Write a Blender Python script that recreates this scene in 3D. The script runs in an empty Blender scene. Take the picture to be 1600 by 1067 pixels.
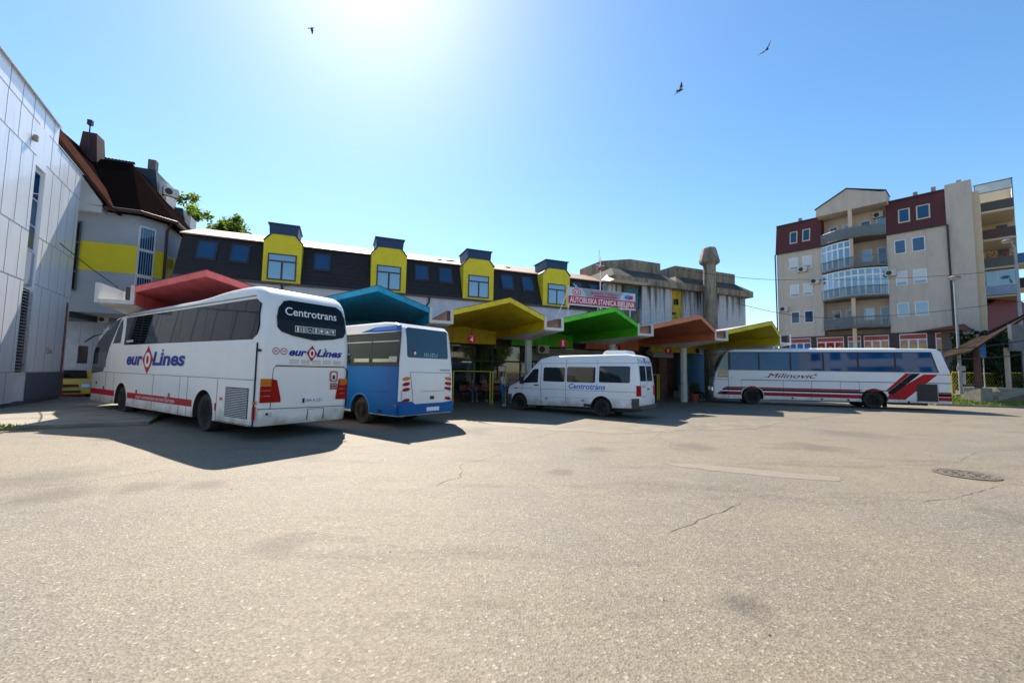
import bpy, bmesh, math, random
from mathutils import Vector, Matrix
R = math.radians
S = bpy.context.scene
COL = S.collection
random.seed(7)

# ---------------- camera, sky, sun, exposure ----------------
cam = bpy.data.cameras.new('camera'); camo = bpy.data.objects.new('camera', cam); COL.objects.link(camo)
cam.sensor_width = 36.0; cam.lens = 653.0/1600*36; cam.clip_end = 3000; cam.clip_start = 0.05
camo.matrix_world = Matrix.Translation((0, 0, 1.715)) @ Matrix.Rotation(R(90)+0.073, 4, 'X') @ Matrix.Rotation(0.018, 4, 'Z')
S.camera = camo
S.render.resolution_x = 1024; S.render.resolution_y = 682
SUN_AZ, SUN_EL = -0.37, 0.84
w = bpy.data.worlds.new('World'); S.world = w; w.use_nodes = True
nt = w.node_tree; bg = nt.nodes['Background']
sky = nt.nodes.new('ShaderNodeTexSky'); sky.sky_type = 'NISHITA'; sky.sun_disc = False
sky.sun_elevation = SUN_EL; sky.sun_rotation = SUN_AZ
sky.air_density = 1.0; sky.dust_density = 0.33; sky.ozone_density = 2.0; sky.altitude = 0
hs_ = nt.nodes.new('ShaderNodeHueSaturation'); hs_.inputs['Saturation'].default_value = 1.2; hs_.inputs['Hue'].default_value = 0.495
nt.links.new(sky.outputs[0], hs_.inputs['Color']); nt.links.new(hs_.outputs[0], bg.inputs[0]); bg.inputs[1].default_value = 0.10
sl = bpy.data.lights.new('sun', 'SUN'); sl.energy = 4.7; sl.angle = R(0.5); sl.color = (1.0, 0.91, 0.77)
so = bpy.data.objects.new('sun', sl); COL.objects.link(so)
sd = Vector((math.sin(SUN_AZ)*math.cos(SUN_EL), math.cos(SUN_AZ)*math.cos(SUN_EL), math.sin(SUN_EL)))
so.rotation_euler = sd.to_track_quat('Z', 'Y').to_euler()
vs = S.view_settings; vs.view_transform = 'Standard'; vs.look = 'None'; vs.exposure = 1.08; vs.gamma = 1
try: S.cycles.max_bounces = 6
except Exception: pass

# ---------------- materials ----------------
MATS = {}
def mat(name, col, rough=0.6, metal=0.0, var=0.12, scale=2.0, bump=0.0, bscale=None, spec=0.5, coat=0.0,
        stretch=None, dirt=None, dscale=1.0, dlo=0.5, dhi=0.7, emit=0, alpha=None):
    """procedural surface: base colour varied by noise, optional dirt colour in patches (stretch = vertical streaks)"""
    if name in MATS: return MATS[name]
    m = bpy.data.materials.new(name); m.use_nodes = True; MATS[name] = m
    t = m.node_tree; b = t.nodes['Principled BSDF']
    b.inputs['Roughness'].default_value = rough; b.inputs['Metallic'].default_value = metal
    b.inputs['Specular IOR Level'].default_value = spec
    b.inputs['Coat Weight'].default_value = coat; b.inputs['Coat Roughness'].default_value = 0.06
    tc = t.nodes.new('ShaderNodeTexCoord'); mp = t.nodes.new('ShaderNodeMapping')
    t.links.new(tc.outputs['Object'], mp.inputs[0])
    n = t.nodes.new('ShaderNodeTexNoise'); n.inputs['Scale'].default_value = scale; n.inputs['Detail'].default_value = 6
    n.inputs['Roughness'].default_value = 0.65
    t.links.new(mp.outputs[0], n.inputs[0])
    rp = t.nodes.new('ShaderNodeMapRange'); rp.inputs[1].default_value = 0.3; rp.inputs[2].default_value = 0.7
    rp.inputs[3].default_value = 1-var; rp.inputs[4].default_value = 1+var
    t.links.new(n.outputs[0], rp.inputs[0])
    mx = t.nodes.new('ShaderNodeVectorMath'); mx.operation = 'SCALE'; mx.inputs[0].default_value = col[:3]
    t.links.new(rp.outputs[0], mx.inputs['Scale'])
    out = mx.outputs[0]
    if dirt:
        m2 = t.nodes.new('ShaderNodeMapping'); m2.inputs['Scale'].default_value = stretch or (1, 1, 1)
        t.links.new(tc.outputs['Object'], m2.inputs[0])
        n2 = t.nodes.new('ShaderNodeTexNoise'); n2.inputs['Scale'].default_value = dscale; n2.inputs['Detail'].default_value = 8
        n2.inputs['Roughness'].default_value = 0.7
        t.links.new(m2.outputs[0], n2.inputs[0])
        r2 = t.nodes.new('ShaderNodeMapRange'); r2.inputs[1].default_value = dlo; r2.inputs[2].default_value = dhi
        t.links.new(n2.outputs[0], r2.inputs[0])
        mm = t.nodes.new('ShaderNodeMix'); mm.data_type = 'RGBA'
        t.links.new(r2.outputs[0], mm.inputs[0]); t.links.new(out, mm.inputs[6]); mm.inputs[7].default_value = (*dirt, 1)
        out = mm.outputs[2]
    t.links.new(out, b.inputs['Base Color'])
    if bump:
        nb = t.nodes.new('ShaderNodeTexNoise'); nb.inputs['Scale'].default_value = bscale or scale*8; nb.inputs['Detail'].default_value = 4
        t.links.new(mp.outputs[0], nb.inputs[0])
        bp = t.nodes.new('ShaderNodeBump'); bp.inputs['Strength'].default_value = bump; bp.inputs['Distance'].default_value = 0.02
        t.links.new(nb.outputs[0], bp.inputs['Height']); t.links.new(bp.outputs[0], b.inputs['Normal'])
    return m
def glass(name, col, rough=0.03, ior=1.5, wav=0.0, coat=0.0, metal=0.0):
    if name in MATS: return MATS[name]
    m = mat(name, col, rough=rough, var=0.25, scale=0.8, spec=0.5, coat=coat, metal=metal, bump=wav, bscale=0.7)
    m.node_tree.nodes['Principled BSDF'].inputs['IOR'].default_value = ior
    return m
def striped(name, base, line, axis='Z', pitch=0.25, width=0.1, rough=0.7, var=0.15, bump=0.4):
    """tiles / corrugation: repeated courses along one object axis"""
    if name in MATS: return MATS[name]
    m = mat(name, base, rough=rough, var=var, scale=4.0)
    t = m.node_tree; b = t.nodes['Principled BSDF']
    src = b.inputs['Base Color'].links[0].from_socket
    tc = t.nodes.new('ShaderNodeTexCoord'); sp = t.nodes.new('ShaderNodeSeparateXYZ'); t.links.new(tc.outputs['Object'], sp.inputs[0])
    d = t.nodes.new('ShaderNodeMath'); d.operation = 'DIVIDE'; d.inputs[1].default_value = pitch; t.links.new(sp.outputs[axis], d.inputs[0])
    f = t.nodes.new('ShaderNodeMath'); f.operation = 'FRACT'; t.links.new(d.outputs[0], f.inputs[0])
    l = t.nodes.new('ShaderNodeMath'); l.operation = 'LESS_THAN'; l.inputs[1].default_value = width; t.links.new(f.outputs[0], l.inputs[0])
    mm = t.nodes.new('ShaderNodeMix'); mm.data_type = 'RGBA'; t.links.new(l.outputs[0], mm.inputs[0])
    t.links.new(src, mm.inputs[6]); mm.inputs[7].default_value = (*line, 1); t.links.new(mm.outputs[2], b.inputs['Base Color'])
    bp = t.nodes.new('ShaderNodeBump'); bp.inputs['Strength'].default_value = bump; bp.inputs['Distance'].default_value = 0.03
    t.links.new(f.outputs[0], bp.inputs['Height']); t.links.new(bp.outputs[0], b.inputs['Normal'])
    return m

# ---------------- mesh helpers ----------------
class MB:
    def __init__(s): s.v = []; s.f = []; s.m = []
    def add(s, vs_, fs, mi=0):
        o = len(s.v); s.v += [tuple(p) for p in vs_]
        for f in fs: s.f.append([o+i for i in f]); s.m.append(mi)
        return s
    def box(s, x0, x1, y0, y1, z0, z1, mi=0):
        return s.hexa([(x0,y0,z0),(x1,y0,z0),(x1,y1,z0),(x0,y1,z0),(x0,y0,z1),(x1,y0,z1),(x1,y1,z1),(x0,y1,z1)], mi)
    def hexa(s, p, mi=0):
        return s.add(p, [(0,3,2,1),(4,5,6,7),(0,1,5,4),(1,2,6,5),(2,3,7,6),(3,0,4,7)], mi)
    def prism(s, pts, a, b, fn, mi=0, caps=(0, 0)):
        """polygon pts (p,q) swept from a to b; fn(p,q,t)->xyz"""
        n = len(pts); vs_ = [fn(p, q, a) for p, q in pts]+[fn(p, q, b) for p, q in pts]
        fs = [tuple(range(n-1, -1, -1)), tuple(range(n, 2*n))]+[(i, (i+1) % n, n+(i+1) % n, n+i) for i in range(n)]
        return s.add(vs_, fs, mi)
    def xz(s, pts, y0, y1, mi=0): return s.prism(pts, y0, y1, lambda p, q, t: (p, t, q), mi)
    def xy(s, pts, z0, z1, mi=0): return s.prism(pts, z0, z1, lambda p, q, t: (p, q, t), mi)
    def yz(s, pts, x0, x1, mi=0): return s.prism(pts, x0, x1, lambda p, q, t: (t, p, q), mi)
    def tube(s, path, r, n=8, mi=0, r1=None):
        path = [Vector(p) for p in path]; k = len(path); rings = []
        for i, p in enumerate(path):
            t = (path[min(i+1, k-1)]-path[max(i-1, 0)]).normalized()
            a = Vector((0, 0, 1)) if abs(t.z) < 0.9 else Vector((1, 0, 0))
            e1 = t.cross(a).normalized(); e2 = t.cross(e1)
            rr = r if r1 is None else r+(r1-r)*i/(k-1)
            rings.append([p+(e1*math.cos(6.28318*j/n)+e2*math.sin(6.28318*j/n))*rr for j in range(n)])
        vs_ = [q for g in rings for q in g]; fs = []
        for i in range(k-1):
            for j in range(n): fs.append((i*n+j, i*n+(j+1) % n, (i+1)*n+(j+1) % n, (i+1)*n+j))
        fs.append(tuple(range(n-1, -1, -1))); fs.append(tuple((k-1)*n+j for j in range(n)))
        return s.add(vs_, fs, mi)
    def lathe(s, prof, c=(0, 0, 0), n=20, axis='z', mi=0):
        vs_ = []; k = len(prof)
        for r, h in prof:
            for j in range(n):
                a = 6.28318*j/n; p = (r*math.cos(a), r*math.sin(a), h)
                if axis == 'y': p = (p[0], p[2], p[1])
                if axis == 'x': p = (p[2], p[0], p[1])
                vs_.append((c[0]+p[0], c[1]+p[1], c[2]+p[2]))
        fs = [(i*n+j, i*n+(j+1) % n, (i+1)*n+(j+1) % n, (i+1)*n+j) for i in range(k-1) for j in range(n)]
        if prof[0][0] > 1e-4: fs.append(tuple(range(n-1, -1, -1)))
        if prof[-1][0] > 1e-4: fs.append(tuple((k-1)*n+j for j in range(n)))
        return s.add(vs_, fs, mi)
    def build(s, name, mats, parent=None, smooth=0, bevel=0, normals=True):
        me = bpy.data.meshes.new(name)
        me.from_pydata(s.v, [], s.f)
        if not isinstance(mats, (list, tuple)): mats = [mats]
        for m in mats: me.materials.append(m)
        for p, mi in zip(me.polygons, s.m): p.material_index = mi
        if normals or bevel:
            bm = bmesh.new(); bm.from_mesh(me)
            bmesh.ops.recalc_face_normals(bm, faces=bm.faces)
            if bevel:
                es = [e for e in bm.edges if len(e.link_faces) == 2 and e.calc_face_angle(0) > 0.6]
                bmesh.ops.bevel(bm, geom=es, offset=bevel, segments=2, affect='EDGES', clamp_overlap=True)
            bm.to_mesh(me); bm.free()
        if smooth or bevel:
            for p in me.polygons: p.use_smooth = True
            me.set_sharp_from_angle(angle=R(smooth or 35))
        o = bpy.data.objects.new(name, me); COL.objects.link(o)
        if parent: o.parent = parent
        return o
def tag(o, label, cat, group=None):
    assert 4 <= len(label.replace('-', ' ').split()) <= 16, label
    o['label'] = label; o['category'] = cat
    if group: o['group'] = group
    return o
def thing(name, label, cat, loc=(0, 0, 0), rz=0.0, group=None):
    o = bpy.data.objects.new(name, None); COL.objects.link(o); o.empty_display_size = 0.3
    o.location = loc; o.rotation_euler = (0, 0, rz)
    return tag(o, label, cat, group)
def structure(o): o['kind'] = 'structure'; return o
def copy_tree(o, parent=None):
    c = o.copy(); COL.objects.link(c)
    if parent: c.parent = parent
    for ch in [x for x in bpy.data.objects if x.parent == o]: copy_tree(ch, c)
    return c
def rrect(x0, x1, z0, z1, r=0.05, n=4):
    pts = []
    for cx_, cz_, a0 in ((x1-r, z0+r, -90), (x1-r, z1-r, 0), (x0+r, z1-r, 90), (x0+r, z0+r, 180)):
        for i in range(n+1):
            a = R(a0+90*i/n); pts.append((cx_+r*math.cos(a), cz_+r*math.sin(a)))
    return pts
def shear(pts, k, z0): return [(x+k*(z-z0), z) for x, z in pts]
def textmesh(body, h, shear_=0.0, bold=0.0, space=1.0, wide=1.0, width=None):
    """built-in font, as a flat mesh with cap height h; origin at the left end of the base line"""
    cu = bpy.data.curves.new('t', 'FONT'); cu.body = body; cu.size = 1.0; cu.shear = shear_; cu.offset = bold
    cu.space_character = space; cu.resolution_u = 3
    ob = bpy.data.objects.new('t', cu); COL.objects.link(ob)
    dg = bpy.context.evaluated_depsgraph_get(); dg.update()
    me = bpy.data.meshes.new_from_object(ob.evaluated_get(dg))
    bpy.data.objects.remove(ob); bpy.data.curves.remove(cu)
    k = h/0.69; xs = [v.co.x for v in me.vertices]; x0 = min(xs) if xs else 0
    ww = (max(xs)-x0) if xs else 1
    kx = width/ww if width else k*wide
    V = [((v.co.x-x0)*kx, v.co.y*k) for v in me.vertices]; F = [tuple(p.vertices) for p in me.polygons]
    bpy.data.meshes.remove(me)
    return V, F, ww*kx
def text(mb, body, o, right, up, h, off=0.004, mi=0, **kw):
    """lay lettering on a surface: o origin, right/up unit vectors"""
    V, F, ww = textmesh(body, h, **kw)
    o = Vector(o); r_ = Vector(right).normalized(); u_ = Vector(up).normalized(); n_ = r_.cross(u_)
    mb.add([o+r_*x+u_*y+n_*off for x, y in V], F, mi); return ww
def join_polys(mb, polys, o, right, up, off=0.004, mi=0):
    o = Vector(o); r_ = Vector(right).normalized(); u_ = Vector(up).normalized(); n_ = r_.cross(u_)
    for P in polys: mb.add([o+r_*x+u_*y+n_*off for x, y in P], [tuple(range(len(P)))], mi)
def circ(cx_, cy_, r, n=20, a0=0, a1=360): return [(cx_+r*math.cos(R(a0+(a1-a0)*i/n)), cy_+r*math.sin(R(a0+(a1-a0)*i/n))) for i in range(n+(a1-a0 != 360))]

def grime(m, z0, z1, col=(.30, .23, .13), amt=.75):
    """road dirt thrown up from the wheels: patchy brown film on the lowest panels"""
    t = m.node_tree; b = t.nodes['Principled BSDF']; src = b.inputs['Base Color'].links[0].from_socket
    tc = t.nodes.new('ShaderNodeTexCoord'); sp = t.nodes.new('ShaderNodeSeparateXYZ'); t.links.new(tc.outputs['Object'], sp.inputs[0])
    n = t.nodes.new('ShaderNodeTexNoise'); n.inputs['Scale'].default_value = 2.2; n.inputs['Detail'].default_value = 8; t.links.new(tc.outputs['Object'], n.inputs[0])
    r0 = t.nodes.new('ShaderNodeMapRange'); r0.inputs[1].default_value = z1; r0.inputs[2].default_value = z0; r0.inputs[3].default_value = -.35; r0.inputs[4].default_value = .25; t.links.new(sp.outputs['Z'], r0.inputs[0])
    a = t.nodes.new('ShaderNodeMath'); a.operation = 'ADD'; t.links.new(n.outputs[0], a.inputs[0]); t.links.new(r0.outputs[0], a.inputs[1])
    r = t.nodes.new('ShaderNodeMapRange'); r.inputs[1].default_value = .45; r.inputs[2].default_value = .85; r.inputs[4].default_value = amt; t.links.new(a.outputs[0], r.inputs[0])
    mm = t.nodes.new('ShaderNodeMix'); mm.data_type = 'RGBA'; t.links.new(r.outputs[0], mm.inputs[0]); t.links.new(src, mm.inputs[6]); mm.inputs[7].default_value = (*col, 1)
    t.links.new(mm.outputs[2], b.inputs['Base Color']); return m
# shared surfaces
white_paint = mat('white_paint', (0.84, 0.82, 0.77), rough=0.28, var=0.03, coat=0.25, dirt=(0.42, 0.36, 0.27), dscale=1.3, dlo=0.60, dhi=0.95)
grime(white_paint, .33, .9)
dark_glass = glass('dark_glass', (0.006, 0.009, 0.012), ior=1.3, wav=0.05)
blue_glass = glass('blue_glass', (0.02, 0.06, 0.11), ior=2.1, wav=0.03)
rubber = mat('tyre_rubber', (0.018, 0.018, 0.018), rough=0.85, var=0.2, scale=9, dirt=(0.10, 0.085, 0.065), dscale=5, dlo=.45, dhi=.8)
black = mat('black_trim', (0.012, 0.012, 0.013), rough=0.5)
gap = mat('panel_gap', (0.03, 0.03, 0.03), rough=0.9)
steel = mat('rim_steel', (0.32, 0.32, 0.31), rough=0.5, metal=0.4, var=0.3, scale=8, dirt=(0.12, 0.1, 0.08), dscale=4)
red = mat('red_paint', (0.46, 0.004, 0.010), rough=0.45, var=0.05, spec=.25)
navy = mat('navy_paint', (0.008, 0.03, 0.26), rough=0.45, var=0.05, spec=.25)
signblue = mat('sky_blue_lettering', (0.0, 0.19, 0.62), rough=0.4, var=0.05)
whitev = mat('white_vinyl', (0.82, 0.82, 0.80), rough=0.45, var=0.03)
redlens = mat('red_lens', (0.36, 0.002, 0.002), rough=0.3, var=0.15, scale=12, spec=.15)
amber = mat('amber_lens', (0.62, 0.15, 0.01), rough=0.12, var=0.15, scale=12, spec=.2)
chrome = mat('chrome', (0.6, 0.6, 0.6), rough=0.2, metal=1.0, var=0.1)
beige_sill = mat('cream_frame', (0.62, 0.55, 0.38), rough=0.5)
# ---------------- ground ----------------
def ground_material():
    m = bpy.data.materials.new('worn_asphalt'); m.use_nodes = True; t = m.node_tree; b = t.nodes['Principled BSDF']
    N = t.nodes.new; L = t.links.new
    tc = N('ShaderNodeTexCoord'); co = tc.outputs['Object']
    def noise(scale, detail=4, rough=0.6, src=co):
        n = N('ShaderNodeTexNoise'); n.inputs['Scale'].default_value = scale; n.inputs['Detail'].default_value = detail
        n.inputs['Roughness'].default_value = rough; L(src, n.inputs[0]); return n.outputs[0]
    def rng(src, a, b_, c, d):
        r = N('ShaderNodeMapRange'); r.inputs[1].default_value = a; r.inputs[2].default_value = b_
        r.inputs[3].default_value = c; r.inputs[4].default_value = d; L(src, r.inputs[0]); return r.outputs[0]
    def mix(f, a, b_, mode='MIX'):
        x = N('ShaderNodeMix'); x.data_type = 'RGBA'; x.blend_type = mode
        for s_, i in ((f, 0), (a, 6), (b_, 7)):
            if isinstance(s_, tuple): x.inputs[i].default_value = (*s_, 1)
            elif isinstance(s_, float): x.inputs[i].default_value = s_
            else: L(s_, x.inputs[i])
        return x.outputs[2]
    big = noise(0.16, 8, 0.62); mid = noise(0.9, 6, 0.7); sp1 = noise(28, 3, 0.8); sp2 = noise(95, 2, 0.8)
    c = mix(rng(big, .42, .58, 0., 1.), (0.184, 0.147, 0.100), (0.152, 0.130, 0.104))
    c = mix(rng(mid, .48, .66, 0., .55), c, (0.225, 0.188, 0.125))
    mpS = N('ShaderNodeMapping'); mpS.inputs['Scale'].default_value = (0.28, 1.0, 1); mpS.inputs['Rotation'].default_value = (0, 0, -0.5); L(co, mpS.inputs[0])
    st = noise(0.85, 7, 0.7, mpS.outputs[0])
    c = mix(rng(st, .54, .64, 0., .55), c, (0.080, 0.064, 0.038))
    vo = N('ShaderNodeTexVoronoi'); vo.inputs['Scale'].default_value = 55; L(co, vo.inputs[0])
    sepc = N('ShaderNodeSeparateColor'); L(vo.outputs['Color'], sepc.inputs[0])
    c = mix(rng(sepc.outputs[0], 0.0, 1.0, 0., 1.), mix(0.30, c, (0.03, 0.027, 0.02)), mix(0.18, c, (0.42, 0.37, 0.28)))
    c = mix(rng(sepc.outputs[1], .965, .975, 0., .35), c, (0.50, 0.46, 0.40))
    c = mix(rng(sp1, .62, .72, 0., .35), c, (0.04, 0.036, 0.03))
    # cracks
    mp2 = N('ShaderNodeMapping'); L(co, mp2.inputs[0])
    wv = N('ShaderNodeVectorMath'); wv.operation = 'ADD'
    nn = N('ShaderNodeTexNoise'); nn.inputs['Scale'].default_value = 0.8; nn.inputs['Detail'].default_value = 5; L(co, nn.inputs[0])
    L(co, wv.inputs[0]); L(nn.outputs['Color'], wv.inputs[1])
    v2 = N('ShaderNodeTexVoronoi'); v2.feature = 'DISTANCE_TO_EDGE'; v2.inputs['Scale'].default_value = 0.17; L(wv.outputs[0], v2.inputs[0])
    crk = rng(v2.outputs['Distance'], 0.0015, 0.005, 1., 0.)
    mk = rng(noise(0.1, 3), .5, .58, 0., .55)
    mu = N('ShaderNodeMath'); mu.operation = 'MULTIPLY'; L(crk, mu.inputs[0]); L(mk, mu.inputs[1])
    c = mix(mu.outputs[0], c, (0.045, 0.04, 0.033))
    # broken surface with loose stones
    gx = N('ShaderNodeVectorMath'); gx.operation = 'DISTANCE'; L(co, gx.inputs[0]); gx.inputs[1].default_value = (7.2, 3.6, 0)
    near = rng(gx.outputs['Value'], 0.8, 3.4, .22, 0.)
    pa = N('ShaderNodeMath'); pa.operation = 'ADD'; L(noise(0.9, 7, .75), pa.inputs[0]); L(near, pa.inputs[1])
    patch = rng(pa.outputs[0], .66, .72, 0., .75)
    c = mix(patch, c, mix(rng(sp1, .4, .6, 0., 1.), (0.05, 0.045, 0.038), (0.17, 0.155, 0.12)))
    c = mix(rng(noise(0.55, 9, .75), .60, .68, 0., .5), c, (0.10, 0.085, 0.06))
    c = mix(rng(noise(6.0, 5, .7), .58, .70, 0., .35), c, (0.11, 0.095, 0.07))
    wob = noise(1.6, 6, .7)
    for (sx, sy, rad, colr) in ((-6.0, 5.6, .55, (0.066, 0.056, 0.040)), (-5.2, 6.05, .4, (0.073, 0.059, 0.040)), (-4.4, 6.2, .35, (0.059, 0.050, 0.036)), (-7.0, 6.4, .8, (0.086, 0.073, 0.050)), (-3.9, 8.3, .5, (0.079, 0.066, 0.046)),
                                (2.0, 9.6, .5, (0.079, 0.066, 0.046)), (4.4, 10.2, .7, (0.086, 0.073, 0.053)), (7.6, 10.6, .8, (0.086, 0.076, 0.056)), (0.9, 7.4, .3, (0.066, 0.059, 0.046)), (8.4, 7.7, .62, (0.086, 0.066, 0.040)), (-1.2, 12.2, .9, (0.086, 0.073, 0.053)), (10.5, 13.0, 1.2, (0.099, 0.086, 0.066)), (-2.2, 4.2, .3, (0.079, 0.066, 0.046)), (1.8, 3.3, .22, (0.046, 0.040, 0.030))):
        dn = N('ShaderNodeVectorMath'); dn.operation = 'DISTANCE'; L(co, dn.inputs[0]); dn.inputs[1].default_value = (sx, sy, 0)
        q = N('ShaderNodeMath'); q.operation = 'MULTIPLY_ADD'; L(dn.outputs['Value'], q.inputs[0]); q.inputs[1].default_value = -.5/rad; L(wob, q.inputs[2])
        c = mix(rng(q.outputs[0], -.02, .32, 0., .62), c, colr)
    grit = noise(14, 6, .85)
    c = mix(rng(grit, .53, .62, 0., .32), c, (0.06, 0.05, 0.036)); c = mix(rng(grit, .46, .36, 0., .25), c, (0.32, 0.28, 0.21))
    L(c, b.inputs['Base Color'])
    b.inputs['Roughness'].default_value = 0.68; b.inputs['Specular IOR Level'].default_value = 0.45
    h = N('ShaderNodeMath'); h.operation = 'ADD'; L(sp1, h.inputs[0]); L(vo.outputs['Distance'], h.inputs[1])
    bp = N('ShaderNodeBump'); bp.inputs['Strength'].default_value = 0.4; bp.inputs['Distance'].default_value = 0.012
    L(h.outputs[0], bp.inputs['Height'])
    b2 = N('ShaderNodeBump'); b2.inputs['Strength'].default_value = 0.5; b2.inputs['Distance'].default_value = 0.12
    L(big, b2.inputs['Height']); L(b2.outputs[0], bp.inputs['Normal']); L(bp.outputs[0], b.inputs['Normal'])
    return m
asphalt = ground_material()
g = MB().add([(-600, -600, 0), (600, -600, 0), (600, 900, 0), (-600, 900, 0)], [(0, 1, 2, 3)]).build('ground', asphalt, normals=False); structure(g)
rnd = random.Random(3)
def blob(pts, jit=0.08, sub=5):
    out = []
    for i, p in enumerate(pts):
        q = pts[(i+1) % len(pts)]
        for k in range(sub):
            t = k/sub; out.append((p[0]+(q[0]-p[0])*t+rnd.uniform(-jit, jit), p[1]+(q[1]-p[1])*t+rnd.uniform(-jit, jit)))
    return out
patchm = mat('smooth_tar_patch', (0.215, 0.178, 0.135), rough=0.6, var=0.12, scale=9, bump=0.3, bscale=60)
g = MB().xy(blob([(3.0, 8.25), (3.7, 8.22), (4.6, 7.86), (5.75, 7.36), (5.5, 7.12), (4.7, 7.22), (3.9, 7.62), (3.2, 7.98)], 0.03), 0.0, 0.004).build('asphalt_repair_patch', patchm); structure(g)
g = MB().xy(blob([(-1.2, 14.3), (-.6, 14.6), (1.4, 13.9), (3.4, 13.4), (5.2, 14.9), (7.5, 15.3), (9.2, 16.6), (10.4, 16.1), (8, 13.9), (5.2, 13.0), (3.1, 12.2), (0.8, 12.6)], 0.12, 6), 0.0, 0.004).build('asphalt_worn_lane', mat('worn_lane', (0.19, 0.16, 0.115), rough=0.6, var=0.25, scale=1.6, bump=0.4, bscale=40, dirt=(0.09, 0.075, 0.055), dscale=1.2, dlo=.5, dhi=.75)); structure(g)
conc = mat('pavement_concrete', (0.24, 0.22, 0.18), rough=0.8, var=0.2, scale=1.5, bump=0.3, dirt=(0.10, 0.09, 0.07), dscale=1.1)
g = MB()
g.xy([(-24, 4.2), (-15.9, 8.7), (-12.76, 10.87), (-10.5, 12.3), (-12.4, 15.3), (-20.5, 21.8), (-24.5, 19)], 0.0, 0.10)
g.build('pavement', conc, bevel=0.02); structure(bpy.data.objects['pavement'])
ck = mat('crack_dark', (.085, .07, .052), rough=.9, var=.4, scale=8)
rnd = random.Random(8)
for L_ in ([(1.73, 4.64), (2.25, 5.12), (2.71, 5.42), (3.35, 5.99)], [(5.64, 5.95), (6.65, 6.31), (8.06, 7.03)], [(0.04, 10.29), (1.33, 12.17), (3.37, 15.11)], [(3.49, 10.85), (4.83, 13.16), (6.46, 15.39)], [(5.25, 14.3), (8.7, 14.28), (12.58, 15.9)],
           [(-3.51, 9.26), (-2.42, 10.21), (-1.29, 11.04)], [(-8.5, 4.6), (-7.2, 5.4), (-6.2, 6.3), (-5.6, 7.2)], [(9.5, 9.0), (11.2, 10.2), (14.0, 11.1)], [(-1.4, 6.0), (-.8, 6.9), (-.9, 7.8), (-.1, 8.9)]):
    P_ = []
    for p, q in zip(L_, L_[1:]):
        n_ = max(3, int(math.hypot(q[0]-p[0], q[1]-p[1])/.16))
        for k in range(n_): P_.append((p[0]+(q[0]-p[0])*k/n_+rnd.uniform(-.03, .03), p[1]+(q[1]-p[1])*k/n_+rnd.uniform(-.03, .03)))
    P_.append(L_[-1]); A_ = []; B_ = []
    for i, p in enumerate(P_):
        a = P_[max(0, i-1)]; c_ = P_[min(len(P_)-1, i+1)]; dx, dy = c_[0]-a[0], c_[1]-a[1]; l_ = math.hypot(dx, dy) or 1; w_ = rnd.uniform(.001, .006)*(0.1 if i in (0, len(P_)-1) else 1)
        A_.append((p[0]-dy/l_*w_, p[1]+dx/l_*w_, .0045)); B_.append((p[0]+dy/l_*w_, p[1]-dx/l_*w_, .0045))
    n_ = len(P_); structure(MB().add(A_+B_, [(i, n_+i, n_+i+1, i+1) for i in range(n_-1)]).build('asphalt_crack', ck, normals=False))
# manhole cover: its own thing, ring and lid
iron = mat('cast_iron', (0.14, 0.115, 0.085), rough=0.6, metal=0.3, var=0.35, scale=10, bump=0.4)
mh = thing('manhole_cover', 'round cast iron manhole cover set in the open asphalt', 'manhole', (8.3, 7.75, 0.0))
a = MB(); a.lathe([(0.44, 0.0), (0.44, 0.016), (0.375, 0.016), (0.37, 0.004)], n=36); a.build('ring', iron, mh, smooth=30)
a = MB(); a.lathe([(0.0001, 0.014), (0.36, 0.014), (0.362, 0.0)], n=36)
for r_ in (0.12, 0.24):
    for k in range(12):
        an = k*math.pi/6; a.hexa([(math.cos(an+d)*q, math.sin(an+d)*q, z) for z in (0.012, 0.022) for d, q in ((-.1, r_), (.1, r_), (.08, r_+.06), (-.08, r_+.06))])
a.build('lid', iron, mh, smooth=30)
# loose stones and a few leaves: uncountable litter
a = MB(); rs = random.Random(11)
for k in range(420):
    if k < 240: x = rs.gauss(9.0, 2.4); y = rs.gauss(3.6, 1.2)
    else: x = rs.uniform(-9, 12); y = rs.uniform(2, 9.5)
    if y < 1.5: continue
    r_ = rs.uniform(.003, .011)*(1 if rs.random() < .93 else 1.7); ph = rs.uniform(0, 6.28)
    p = [(x+r_*math.cos(ph+q*1.2566)*rs.uniform(.7, 1.2), y+r_*math.sin(ph+q*1.2566)*rs.uniform(.7, 1.2), 0.0) for q in range(5)]
    a.add(p+[(x, y, r_*.8)], [(0, 1, 5), (1, 2, 5), (2, 3, 5), (3, 4, 5), (4, 0, 5)], k % 2)
o = a.build('loose_gravel', [mat('pale_stone', (.32, .3, .26), rough=.8), mat('dark_stone', (.07, .06, .05), rough=.9)]); o['kind'] = 'stuff'
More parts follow.
